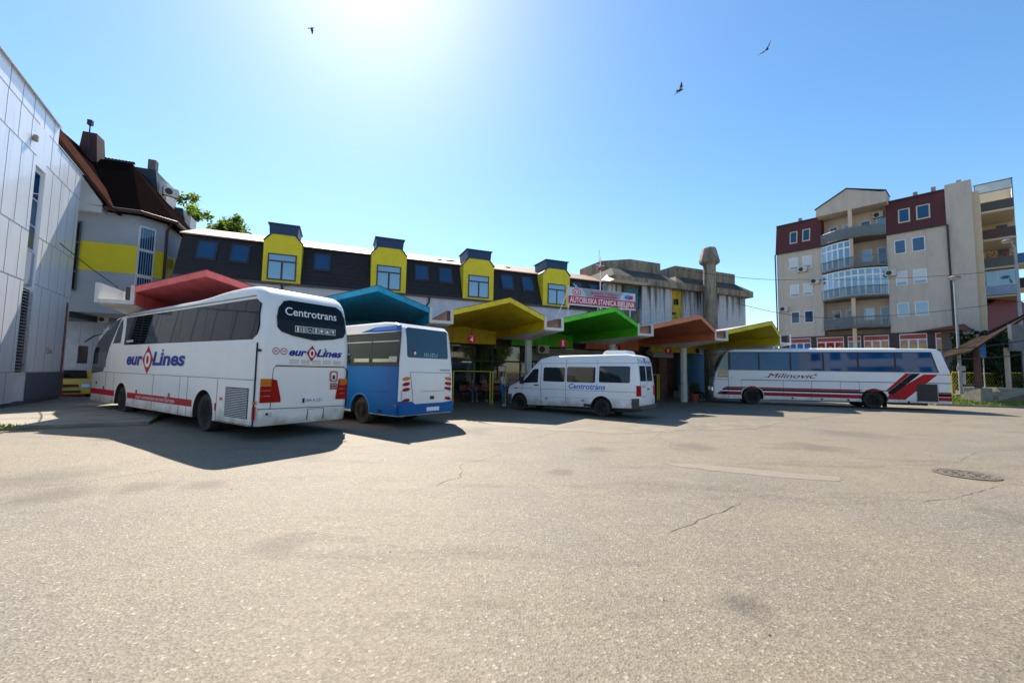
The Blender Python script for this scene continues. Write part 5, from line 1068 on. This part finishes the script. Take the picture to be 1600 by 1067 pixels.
def tree(name, lab, loc, seed, clumps, rx, ry, rz, cz, group=None, cat='tree', **kw):
    q = thing(name, lab, cat, loc, 0, group)
    b, cs = crown_mesh(seed, clumps, rx, ry, rz, cz, **kw); b.build('crown', [leafA, leafB], q, normals=False)
    t_ = MB(); t_.tube([(0, 0, 0), (.05, 0, cz*.4), (0, .1, cz), (0.05, 0, cz+rz*.5)], .26*rx/3, 8, r1=.06)
    for c in cs[:14]: t_.tube([(0, 0, max(.5, cz-rz*.8+.3)), ((c.x)*.5, c.y*.5, (cz-rz*.4+c.z)/2), tuple(c)], .07, 5, r1=.02)
    t_.build('trunk', bark, q, smooth=50)
    return q
tree('broadleaf_tree', 'sunlit leafy tree rising just behind the roof edge of the grey and yellow house', (-27.3, 34, 0), 2, 52, 2.1, 2.4, 3.9, 12.0, 'trees behind the mansard roof', leaf=.15, cr=.6)
tree('broadleaf_tree', 'smaller rounded tree top showing alone above the dark mansard roof', (-27.2, 40, 0), 5, 50, 2.1, 2.2, 3.2, 13.2, 'trees behind the mansard roof', leaf=.17, cr=.6)
hd = thing('hedge', 'tall dense dark green hedge in front of the tiled house', 'hedge', (38.2, 32.9, 0), .16)
rr = random.Random(9); b = MB()
b.box(-2.9, 7.0, .3, .9, .2, 5.0, 1)
for k in range(15000):
    x = rr.uniform(-4.7, 7.2); z = rr.uniform(.4, 5.55 if x > -2.5 else 5.3); y = -abs(rr.gauss(.0, .25))+.25*math.sin(x*1.7)+.2*math.sin(z*2.3+x)
    if x < -3.6 and rr.random() < .5: continue
    n = Vector((rr.gauss(0, .6), -1, rr.gauss(0, .6))).normalized(); e1 = n.orthogonal().normalized()*rr.uniform(.06, .13); e2 = n.cross(e1)*.6; p = Vector((x, y, z))
    b.add([p-e1, p-e2, p+e1, p+e2], [(0, 1, 2, 3)], 1 if rr.random() < .85 else 0)
b.build('foliage', [mat('hedge_leaf_green', (.035, .075, .015), rough=.6, var=.4, spec=.2), mat('hedge_leaf_dark', (.012, .028, .010), rough=.7, var=.4, spec=.15)], hd, normals=False)
b = MB()
for x in (-3, -1, 1, 3.2, 5.4): b.tube([(x, .8, 0), (x, .8, 1.5)], .1, 6)
b.build('trunk', bark, hd)
tree('bush', 'light green bush just visible between the olive canopy and the coach roof', (21.5, 36.5, 0), 8, 26, 2.6, 1.2, 1.5, 3.1, leaf=.13, cat='bush')
# lawn with a low bank behind a kerb
grassm = mat('lawn_soil', (.09, .12, .02), rough=.9, var=.3, scale=1.5, dirt=(.20, .19, .05), dscale=.8)
b = MB(); b.add([(28.4, 28.2, .12), (60, 20.5, .12), (70, 40, .9), (32.4, 31.2, .50), (28.6, 29.4, .2)], [(0, 1, 2, 3, 4)]); b.add([(28.4, 28.2, .12), (60, 20.5, .12), (60, 20.5, 0), (28.4, 28.2, 0)], [(0, 1, 2, 3)])
structure(b.build('lawn', grassm, normals=False))
b = MB(); b.hexa([(28.3, 28.0, 0), (60, 20.3, 0), (60, 20.5, 0), (28.3, 28.2, 0), (28.3, 28.0, .13), (60, 20.3, .13), (60, 20.5, .13), (28.3, 28.2, .13)]); structure(b.build('kerb', conc, bevel=.02))
b = MB(); rr = random.Random(4); gA = mat('grass_blade', (.16, .24, .015), rough=.6, var=.4)
for k in range(14000):
    x = rr.uniform(28.6, 44); y0 = 28.2-(x-28.4)*.2437; t_ = rr.uniform(0, 1)**1.3; y = y0+t_*(3.6+(x-28.4)*.3); z = .13+t_*.42; h_ = rr.uniform(.06, .2); a = rr.uniform(0, 3.14); d = .03
    b.add([(x-d*math.cos(a), y-d*math.sin(a), z), (x+d*math.cos(a), y+d*math.sin(a), z), (x+rr.uniform(-.05, .05), y, z+h_)], [(0, 1, 2)])
o = b.build('grass', gA, normals=False); o['kind'] = 'stuff'
b = MB(); rr = random.Random(14)
for k in range(300):
    x = rr.gauss(-13.2, .3); y = rr.gauss(10.7, .15); a = rr.uniform(0, 3.14); h_ = rr.uniform(.03, .1)
    b.add([(x-.02*math.cos(a), y-.02*math.sin(a), .08), (x+.02*math.cos(a), y+.02*math.sin(a), .08), (x+rr.uniform(-.06, .06), y+rr.uniform(-.05, .05), .1+h_)], [(0, 1, 2)])
o = b.build('weeds', gA, normals=False); o['kind'] = 'stuff'

# ---------------- right edge: fence, house, shelter, lamps ----------------
yf = mat('fence_yellow', (.62, .50, .02), rough=.5, var=.1)
def fence_panel(p, q_, z0, h_, lab, grp):
    p = Vector((*p, z0)); q_ = Vector((*q_, z0+.1)); L_ = (q_-p).length; rz = math.atan2(q_.y-p.y, q_.x-p.x)
    f = thing('fence_panel', lab, 'fence panel', p, rz, grp)
    b = MB(); b.tube([(.1, 0, .0), (.1, 0, h_-.12), (.2, 0, h_), (L_-.2, 0, h_), (L_-.1, 0, h_-.12), (L_-.1, 0, 0)], .035, 8); b.tube([(.1, 0, .05), (L_-.1, 0, .05)], .03, 6); b.build('frame', yf, f)
    b = MB(); st = .30; n = int((L_-.2)/st)+int(h_/st)
    for k in range(n):
        for sg in (1, -1):
            x0 = .1+(k-int(h_/st))*st if sg > 0 else .1+k*st; a0 = 0.0; a1 = h_-.05
            xs_, zs_ = x0, .05; xe = x0+sg*(h_-.08); ze = h_-.03
            lo, hi = .1, L_-.1
            def cl(xa, za, xb, zb):
                if xa > xb: xa, za, xb, zb = xb, zb, xa, za
                if xb <= lo or xa >= hi: return None
                if xa < lo: za += (zb-za)*(lo-xa)/(xb-xa); xa = lo
                if xb > hi: zb = za+(zb-za)*(hi-xa)/(xb-xa); xb = hi
                return xa, za, xb, zb
            c = cl(xs_, zs_, xe, ze)
            if c: b.tube([(c[0], 0.004*sg, c[1]), (c[2], 0.004*sg, c[3])], .0055, 3)
    b.build('mesh', yf, f)
fence_panel((32.5, 31.0), (38.0, 32.4), .52, 1.76, 'yellow mesh fence panel between the striped coach and the brown posts', 'yellow mesh fence panels')
fence_panel((38.5, 32.5), (44.0, 33.9), .60, 1.76, 'yellow mesh fence panel behind the concrete steps at the right edge', 'yellow mesh fence panels')
# low wall and parked things glimpsed behind the fence
q = thing('rubble_wall', 'low rough grey wall seen through the mesh of the yellow fence', 'wall', (33.0, 31.6, .3), .22); b = MB(); b.box(0, 11, 0, .3, 0, 1.15)
b.build('wall', mat('rubble', (.16, .145, .12), rough=.9, var=.35, scale=1.5, bump=.5), q)
# tiled house
tiles = striped('red_tiles', (.27, .055, .03), (.12, .025, .016), 'Z', .17, .22, bump=.6)
hs = thing('tiled_house', 'low house with a red tiled hip roof beside the beige apartment block', 'house', (37.1, 34.1, 0), .22)
b = MB(); b.box(0, 16, .5, 3.2, 0, 5.9); b.build('wall', mat('house_wall', (.12, .10, .09), rough=.9), hs)
b = MB(); b.add([(-.8, 0, 5.9), (17, 0, 5.9), (17, 4.2, 5.9), (-.8, 4.2, 5.9), (9.0, 2.6, 9.3), (12, 2.6, 9.3)], [(0, 1, 5, 4), (1, 2, 5), (2, 3, 4, 5), (3, 0, 4), (0, 3, 2, 1)]); b.build('roof', tiles, hs)
b = MB(); b.box(-.85, 17.05, -.08, 0, 5.8, 5.95); b.build('gutter', black, hs)
b = MB(); b.box(2.6, 3.1, 1.2, 1.7, 6.4, 8.9); b.box(2.5, 3.2, 1.1, 1.8, 8.3, 8.42); b.box(4.4, 6.0, 2.2, 3.0, 7, 8.8); b.build('chimney', mat('chimney_red', (.13, .035, .025), rough=.8), hs)
# open shelter roof on posts with steps
sh = thing('porch', 'low dark lean-to roof on brown timber posts over concrete steps at the right edge', 'porch', (31.9, 28.6, 0), .12)
timber = mat('brown_timber', (.075, .03, .02), rough=.7, var=.3)
b = MB(); b.hexa([(-.75, -.2, 3.62), (5.5, -.2, 7.0), (5.5, 2.6, 5.6), (-.75, 2.6, 2.9), (-.75, -.2, 3.74), (5.5, -.2, 7.15), (5.5, 2.6, 5.75), (-.75, 2.6, 3.05)]); b.build('roof', mat('porch_roof', (.035, .026, .022), rough=.9, var=.3, spec=0), sh)
b = MB(); b.box(-.05, .12, -.1, .08, 1.18, 3.9); b.box(.32, .50, .3, .48, 1.18, 4.1); b.build('post', timber, sh)
b = MB(); b.box(-.3, .62, -.3, .7, 0, 1.2); b.build('plinth', conc, sh, bevel=.02)
b = MB()
for k in range(4): b.box(.64+k*.42, 1.06+k*.42 if k < 3 else 4.5, -.3, 2.5, 0, .42+k*.27)
b.build('steps', mat('steps_concrete', (.30, .27, .22), rough=.85, var=.2, dirt=(.12, .1, .08), dscale=2), sh)
b = MB(); b.hexa([(.5, -.42, .1), (4.5, -.42, .1), (4.5, -.32, .1), (.5, -.32, .1), (.6, -.42, .25), (4.5, -.42, 1.15), (4.5, -.32, 1.15), (.6, -.32, .25)]); b.build('stair_side', mat('stair_side', (.20, .13, .09), rough=.9, var=.3), sh)
b = MB(); b.box(2.15, 2.33, -.2, 0, 1.26, 4.0); b.build('post', mat('post_pale', (.42, .36, .30), rough=.7), sh)
b = MB(); b.box(1.75, 4.5, -.75, -.55, 3.75, 5.55); b.build('side_panel', mat('porch_board', (.12, .13, .14), rough=.7, var=.2), sh)
# sign behind
q = thing('notice_sign', 'small blue notice sign on a thin post behind the brown timber posts', 'sign', (34.1, 30.2, .4), 0); b = MB(); b.tube([(0, 0, 0), (0, 0, 4.2)], .03); b.build('pole', MATS['galvanised'], q)
b = MB(); b.box(-.2, .2, -.04, 0, 3.0, 4.3); b.build('board', signblue, q)
def lamp(loc, lab, H, r, hookx):
    q = thing('street_lamp', lab, 'street lamp', loc, 0, 'street lamps at the right')
    b = MB(); b.tube([(0, 0, 0), (0, 0, H*.75), (hookx*.05, 0, H-.5), (hookx*.35, 0, H-.12)] if hookx else [(0, 0, 0), (0, 0, H)], r, 10, r1=r*.6); b.build('pole', mat('lamp_pole', (.30, .31, .33), rough=.5, metal=.4, dirt=(.25, .12, .06), dscale=3, dlo=.55, dhi=.75), q, smooth=50)
    b = MB(); cx_ = hookx*.75 if hookx else 0
    b.lathe([(.0005, H+.22), (.18, H+.18), (.36, H+.02), (.34, H-.02)], c=(cx_, 0, 0), n=16); hd_ = b.build('lamp_head', mat('lamp_head', (.09, .09, .09), rough=.5), q, smooth=40)
    b = MB(); b.lathe([(.33, H-.021), (.22, H-.14), (.0005, H-.16)], c=(cx_, 0, 0), n=16); b.build('lens', mat('lamp_lens', (.4, .38, .33), rough=.2), hd_, smooth=40)
    return q
l1 = lamp((32.9, 30.7, .4), 'grey street lamp with a straight pole in front of the beige apartment block', 8.9, .11, 0)
l2 = lamp((38.6, 31.5, .4), 'rusty street lamp with a curved neck at the right edge above the tiled roof', 12.0, .11, -.8)
b = MB(); b.box(.08, .3, -.1, .1, 1.0, 1.9); b.box(-.35, .3, -.13, -.11, 2.0, 2.35); b.build('meter_box', mat('meter_box', (.4, .4, .4)), l1)
# overhead wires
def wire(pts, lab, r=.018):
    P_ = []
    for (p, q_) in zip(pts, pts[1:]):
        for k in range(12):
            t_ = k/12; P_.append(tuple(p[i]+(q_[i]-p[i])*t_-(.0 if i < 2 else 4*t_*(1-t_)*.25) for i in range(3)))
    P_.append(pts[-1]); b = MB(); b.tube(P_, r, 5); o = b.build('overhead_wire', mat('cable_black', (.02, .02, .022), rough=.6)); tag(o, lab, 'cable', 'overhead wires'); return o
wire([(-22.5, 17.5, 9.6), (-18.2, 19.0, 5.3), (-14.5, 15.4, 4.5)], 'black cable sagging from the metal clad building to the first white gutter', .02)
wire([(9.5, 24, 7.9), (26.3, 38, 10.7), (38.4, 32.8, 10.4), (52, 31, 13.2)], 'thin wire crossing from the concrete chimney to the curved street lamp')
wire([(14, 26, 6.3), (27.5, 36, 6.9), (36.5, 31, 7.5), (50, 28, 9.8)], 'thin wire crossing low in front of the beige apartment block')
wire([(24.5, 25.6, 3.5), (33.5, 25.9, 4.6), (44, 26, 7.2)], 'upper pale cable running right from the striped coach', .03)
wire([(24.6, 25.4, 3.0), (33.5, 25.7, 3.7), (44, 25.8, 5.6)], 'lower pale cable running right from the striped coach', .03)

# ---------------- people, bench, barriers, pot, boxes ----------------
def skin(name, joints, edges, m, parent, sub=2):
    bm = bmesh.new(); vs_ = [bm.verts.new(j[:3]) for j in joints]
    for a_, b_ in edges: bm.edges.new((vs_[a_], vs_[b_]))
    me = bpy.data.meshes.new(name); bm.to_mesh(me); bm.free(); o = bpy.data.objects.new(name, me); COL.objects.link(o)
    md = o.modifiers.new('s', 'SKIN'); md.use_smooth_shade = True
    for v, j in zip(me.skin_vertices[0].data, joints): v.radius = (j[3], j[4] if len(j) > 4 else j[3])
    me.skin_vertices[0].data[0].use_root = True
    sd_ = o.modifiers.new('d', 'SUBSURF'); sd_.levels = sub; sd_.render_levels = sub
    dg = bpy.context.evaluated_depsgraph_get(); dg.update(); m2 = bpy.data.meshes.new_from_object(o.evaluated_get(dg)); o.modifiers.clear(); o.data = m2; m2.name = name
    m2.materials.clear(); m2.materials.append(m)
    for p in m2.polygons: p.use_smooth = True
    o.parent = parent; return o
skinm = mat('skin', (.42, .22, .14), rough=.6)
def person(lab, loc, rz, hair, top, legs, pose='stand', shoes=(.6, .6, .6), long_hair=False):
    q = thing('person', lab, 'person', loc, rz)
    # faces local +x
    if pose == 'stand':
        hip, kn, an = .92, .50, .08
        L_ = [(0, .09, hip, .095), (.01, .10, kn, .062), (-.01, .11, an+.02, .043), (.13, .12, .04, .035)]; Rr = [(0, -.09, hip, .095), (.06, -.10, kn, .062), (.05, -.10, an+.02, .043), (.19, -.11, .04, .035)]; H0 = .0
    else:
        L_ = [(0, .10, .50, .10), (.42, .12, .50, .068), (.42, .12, .10, .045), (.56, .13, .05, .035)]; Rr = [(0, -.10, .50, .10), (.42, -.12, .50, .068), (.40, -.12, .10, .045), (.54, -.13, .05, .035)]; H0 = -.42
    B_ = [(0, 0, .98+H0, .12, .15), (0, 0, 1.15+H0, .10, .13), (.0, 0, 1.32+H0, .11, .16), (-.01, 0, 1.43+H0, .075, .12), (.0, 0, 1.50+H0, .05), (.02, 0, 1.60+H0, .075, .07), (.02, 0, 1.68+H0, .08, .072)]
    arm = lambda s: [(0, s*.19, 1.40+H0, .05), (-.03 if s > 0 else .03, s*.24, 1.14+H0, .037), (.16 if s > 0 else .22, s*(.16 if s > 0 else .10), 1.04+H0, .026), (.21 if s > 0 else .27, s*.10, 1.06+H0, .028, .018)]
    J = B_+L_+Rr+arm(1)+arm(-1); E_ = [(0, 1), (1, 2), (2, 3), (3, 4), (4, 5), (5, 6), (0, 7), (7, 8), (8, 9), (9, 10), (0, 11), (11, 12), (12, 13), (13, 14), (3, 15), (15, 16), (16, 17), (17, 18), (3, 19), (19, 20), (20, 21), (21, 22)]
    bd = skin('body', J, E_, skinm, q)
    for s, a_ in ((1, arm(1)), (-1, arm(-1))):   # fingers
        h_ = Vector(a_[3][:3])
        for k in range(4):
            p = h_+Vector((.02, (k-1.5)*.018, 0)); skin('finger', [(*p, .008), (*(p+Vector((.035, 0, -.005))), .007), (*(p+Vector((.055-.004*abs(k-1), 0, -.025))), .006)], [(0, 1), (1, 2)], skinm, bd, 1)
        p = h_+Vector((-.01, -s*.02, .0)); skin('thumb', [(*p, .009), (*(p+Vector((.02, -s*.02, .015))), .008), (*(p+Vector((.045, -s*.02, .015))), .007)], [(0, 1), (1, 2)], skinm, bd, 1)
    b = MB()
    for s in (1, -1): b.lathe([(.0005, -.006), (.008, 0), (.0005, .006)], c=(.098, s*.028, 1.645+H0), n=8, axis='x')
    b.build('eye', black, bd)
    b = MB(); b.add([(.095, -.012, 1.60+H0), (.095, .012, 1.60+H0), (.118, 0, 1.607+H0), (.098, 0, 1.65+H0)], [(0, 1, 2), (0, 2, 3), (1, 3, 2), (0, 3, 1)]); b.box(.085, .098, -.022, .022, 1.573+H0, 1.58+H0); b.build('nose', mat('skin_dark', (.32, .15, .1)), bd)
    g_ = lambda P, k: [(a_[0], a_[1], a_[2])+tuple(x*k+.006 for x in a_[3:]) for a_ in P]
    skin('shirt', g_([(0, 0, .93+H0, .125, .155)]+B_[1:3]+[(-.01, 0, 1.42+H0, .08, .13)], 1.06)+g_([arm(1)[0], (arm(1)[1][0], arm(1)[1][1], arm(1)[1][2]+.08, .045)], 1.12)+g_([arm(-1)[0], (arm(-1)[1][0], arm(-1)[1][1], arm(-1)[1][2]+.08, .045)], 1.12), [(0, 1), (1, 2), (2, 3), (3, 4), (4, 5), (3, 6), (6, 7)], top, q)
    skin('trousers', g_([(0, 0, .96+H0, .12, .15)]+[tuple(a_) for a_ in L_[:3]]+[tuple(a_) for a_ in Rr[:3]], 1.08), [(0, 1), (1, 2), (2, 3), (0, 4), (4, 5), (5, 6)], legs, q)
    for P in (L_, Rr): skin('shoe', [(P[2][0]-.04, P[2][1], .05, .045), (P[3][0]-.03, P[3][1], .045, .042), (P[3][0]+.03, P[3][1], .035, .03)], [(0, 1), (1, 2)], mat('shoe_pale', shoes), q)
    hj = [(-.0, 0, 1.70+H0, .085, .078), (-.03, 0, 1.66+H0, .075, .074), (-.05, 0, 1.60+H0, .06, .065)]
    if long_hair: hj += [(-.08, 0, 1.50+H0, .05, .06), (-.09, 0, 1.38+H0, .035, .05)]
    skin('hair', hj, [(k, k+1) for k in range(len(hj)-1)], hair, q)
    return q
hb = mat('hair_brown', (.06, .03, .015), rough=.6)
person('woman in a white top and blue jeans standing in front of the white van', (-.43, 21.3, 0), -.3, hb, mat('top_white', (.55, .57, .66), rough=.8), mat('jeans_blue', (.04, .13, .30), rough=.8), long_hair=True)
bench = thing('bench', 'long dark red waiting bench in front of the glazed hall', 'bench', row(13.0, 5.2), TH)
bm_ = mat('bench_red', (.16, .035, .025), rough=.6)
b = MB(); b.box(0, 5.6, 0, .42, .42, .46); b.build('seat', bm_, bench); b = MB(); b.box(0, 5.6, .40, .45, .62, .92); b.build('backrest', bm_, bench)
for x in (.1, 2.0, 3.9, 5.4):
    b = MB(); b.box(x, x+.06, .02, .44, 0, .42); b.box(x, x+.06, .41, .44, .42, .9); b.build('leg', black, bench)
person('seated person in a dark top and teal trousers at the left of the waiting bench', row(13.7, 5.35), TH-1.57, hb, mat('top_dark', (.06, .05, .05)), mat('teal_trousers', (.02, .10, .12)), 'sit')
person('seated person in a red brown top in the middle of the waiting bench', row(14.5, 5.35), TH-1.5, hb, mat('top_rust', (.22, .05, .03)), mat('dark_trousers', (.03, .03, .04)), 'sit')
person('seated person in a pale violet top right of the yellow posts on the waiting bench', row(16.1, 5.35), TH-1.6, hb, mat('top_violet', (.2, .2, .4)), MATS['dark_trousers'], 'sit')
person('person in a bright blue shirt sitting by the front of the striped coach', (13.0, 29.3, 0), -1.3, hb, mat('shirt_blue', (.03, .22, .60)), MATS['dark_trousers'], 'sit')
st_ = thing('stool', 'dark stool under the person in the blue shirt', 'stool', (13.0, 29.3, 0), -1.3); b = MB(); b.box(-.2, .2, -.2, .2, .36, .40); b.build('seat', brf, st_)
for x in (-.17, .14):
    for y in (-.17, .14): b = MB(); b.box(x, x+.03, y, y+.03, 0, .36); b.build('leg', brf, st_)
def barrier(s_, d, ln, lab):
    q = thing('barrier', lab, 'barrier', row(s_, d), TH-.05, 'yellow tube barriers under the canopies')
    b = MB(); b.tube([(-ln, 0, 1.72), (0, 0, 1.72)], .022, 8); b.build('rail', yf, q)
    for x in (-ln, -.14, 0): b = MB(); b.tube([(x, 0, 0), (x, 0, 1.72)], .035, 8); b.build('post', yf, q)
barrier(14.05, 2.9, 2.1, 'yellow tube barrier with paired posts left of the woman in jeans'); barrier(16.6, 2.6, 1.9, 'yellow tube barrier behind the nose of the van'); barrier(27.0, 5.0, 1.6, 'yellow tube barrier right of the rear of the van')
pot = thing('flower_pot', 'round terracotta flower pot with a green plant at the foot of the column', 'flower pot', (12.15, 27.9, 0))
b = MB(); b.lathe([(.22, 0), (.30, .42), (.33, .42), (.33, .5), (.28, .5), (.28, .42), (.0005, .42)], n=20); b.build('pot', mat('terracotta', (.28, .055, .03), rough=.7, var=.15), pot, smooth=40)
b = MB(); rr = random.Random(3)
for k in range(90):
    a = rr.uniform(0, 6.28); r_ = rr.uniform(.1, .35); h_ = rr.uniform(.2, .7); p = Vector((r_*math.cos(a), r_*math.sin(a), .45+h_)); b.add([(0, 0, .44), p+Vector((.03, 0, 0)), p+Vector((0, 0, .12)), p-Vector((.03, 0, 0))], [(0, 1, 2, 3)])
b.build('plant', leafB, pot, normals=False)
cr = thing('crate', 'pale grey crate standing behind the rear of the van', 'crate', row(29.4, 5.6), TH); b = MB(); b.box(0, .95, 0, .6, 0, .55); b.box(.45, .95, .05, .6, .55, 1.05); b.build('box', mat('crate_grey', (.24, .25, .24), rough=.7, var=.2), cr, bevel=.02)
b = MB()
for k in range(4): b.box(.02, .93, -.02, -.001, .06+k*.13, .10+k*.13)
b.build('slat', mat('crate_slat', (.14, .14, .13)), cr)

# ---------------- birds ----------------
def bird(loc, lab, rz, wl, wr, roll, pale):
    q = thing('pigeon', lab, 'bird', loc, rz, 'pigeons in flight'); q.rotation_euler = (roll, -.35, rz)
    dkb = mat('feather_dark', (.035, .03, .035), rough=.7, var=.3, scale=30); pl_ = mat('feather_pale', (.30, .27, .22), rough=.7, var=.3, scale=30)
    o = skin('body', [(0, 0, 0, .06), (.10, 0, .01, .055), (.17, 0, .03, .03), (.22, 0, .04, .032), (.26, 0, .035, .008), (-.10, 0, 0, .04), (-.2, 0, 0, .02)], [(0, 1), (1, 2), (2, 3), (3, 4), (0, 5), (5, 6)], dkb, q, 1)
    b = MB(); b.hexa([(-.12, -.025, -.01), (-.12, .025, -.01), (-.33, .085, -.02), (-.33, -.085, -.02), (-.12, -.025, .005), (-.12, .025, .005), (-.33, .085, -.012), (-.33, -.085, -.012)]); b.build('tail', dkb, q)
    for sg, up_ in ((1, wl), (-1, wr)):
        b = MB(); P = [(.10, .03, .0), (.13, .17, .10*up_), (.02, .36, .26*up_), (-.06, .44, .30*up_), (-.08, .28, .18*up_), (-.10, .14, .07*up_), (-.10, .03, .0)]
        T_ = [(x, sg*y, z+.012) for x, y, z in P]; U_ = [(x, sg*y, z) for x, y, z in P]; n = len(P)
        b.add(T_+U_, [(0, 1, 5, 6), (1, 2, 4, 5), (2, 3, 4), (n+6, n+5, n+1, n), (n+5, n+4, n+2, n+1), (n+4, n+3, n+2)]+[(i, (i+1) % n, n+(i+1) % n, n+i) for i in range(n)]); b.m = [0]*len(b.f)
        for k in (0, 3): b.m[k] = 1 if pale else 0
        b.build('wing', [dkb, pl_], q)
    q.scale = (1.1,)*3
bird((-20.9, 40, 36.1), 'small dark pigeon high at the upper left of the sky', .4, -1.0, -1.0, .1, False)
bird((16.0, 25.3, 22.6), 'pigeon with wings spread wide at the upper right of the sky', .9, 1.0, .2, -.9, True)
bird((10.9, 26.5, 20.6), 'pigeon banking with folded wings, lower of the two right hand birds', .3, .9, .5, -.5, True)
# ---------------- what stands behind the photographer, seen only in the glass ----------------
pl2 = mat('far_render', (.62, .60, .54), rough=.85, var=.05)
bb = thing('white_apartment_building', 'pale apartment building across the yard, behind the camera', 'building', (34, -26, 0), .05)
b = MB(); b.box(-20, 12, -14, 0, 0, 13); b.build('wall', pl2, bb)
b = MB()
for k in range(5): b.box(-14, -8, 0, 1.2, 2.2+k*2.5, 2.4+k*2.5); b.box(-2, 4, 0, 1.2, 2.2+k*2.5, 2.4+k*2.5); b.box(-14, -8, 1.15, 1.2, 2.4+k*2.5, 3.3+k*2.5); b.box(-2, 4, 1.15, 1.2, 2.4+k*2.5, 3.3+k*2.5)
b.build('balcony', pl2, bb)
for k in range(5):
    for x in (-18.5, -16, -11, -6, -3.6, 1, 6, 9):
        b = MB(); b.box(x, x+1.3, -.02, .03, .9+k*2.5, 2.1+k*2.5); b.build('window', dark_glass, bb)
for k, (x, y, w_, h_) in enumerate(((-26, -30, 13, 3.4), (-10, -34, 14, 3.8), (4, -31, 9, 3.2))):
    hq = thing('red_roofed_house', ('low house with a long red tiled roof behind the camera, farthest to the left', 'low house with a wide red tiled roof, middle one behind the camera', 'small red roofed house beside the pale building behind the camera')[k], 'house', (x, y, 0), 0, 'red roofed houses behind the camera')
    b = MB(); b.box(0, w_, -8, 0, 0, h_); b.build('wall', pl2, hq)
    b = MB(); b.add([(-.5, .5, h_), (w_+.5, .5, h_), (w_+.5, -8.5, h_), (-.5, -8.5, h_), (2.5, -4, h_+2.6), (w_-2.5, -4, h_+2.6)], [(0, 1, 5, 4), (1, 2, 5), (2, 3, 4, 5), (3, 0, 4), (0, 3, 2, 1)]); b.build('roof', tiles, hq)
t0_ = tree('broadleaf_tree', 'leafy tree behind the camera on the far side of the yard, nearest the pale building', (48, -12, 0), 21, 60, 4.2, 4.2, 4.0, 6.5, 'trees behind the camera', leaf=.28, cr=1.3, per=110)
for x, y, lb in ((54, -2, 'leafy tree behind the camera, second along the far side of the yard'), (40, -20, 'leafy tree behind the camera in front of the pale building'), (58, 8, 'leafy tree out of frame at the right of the yard'), (46, -11, 'leafy tree behind the camera, nearest the yard'), (37, -17, 'leafy tree behind the camera just left of the pale building corner')):
    c = copy_tree(t0_); c.location = (x, y, 0); c.rotation_euler.z = x; c['label'] = lb
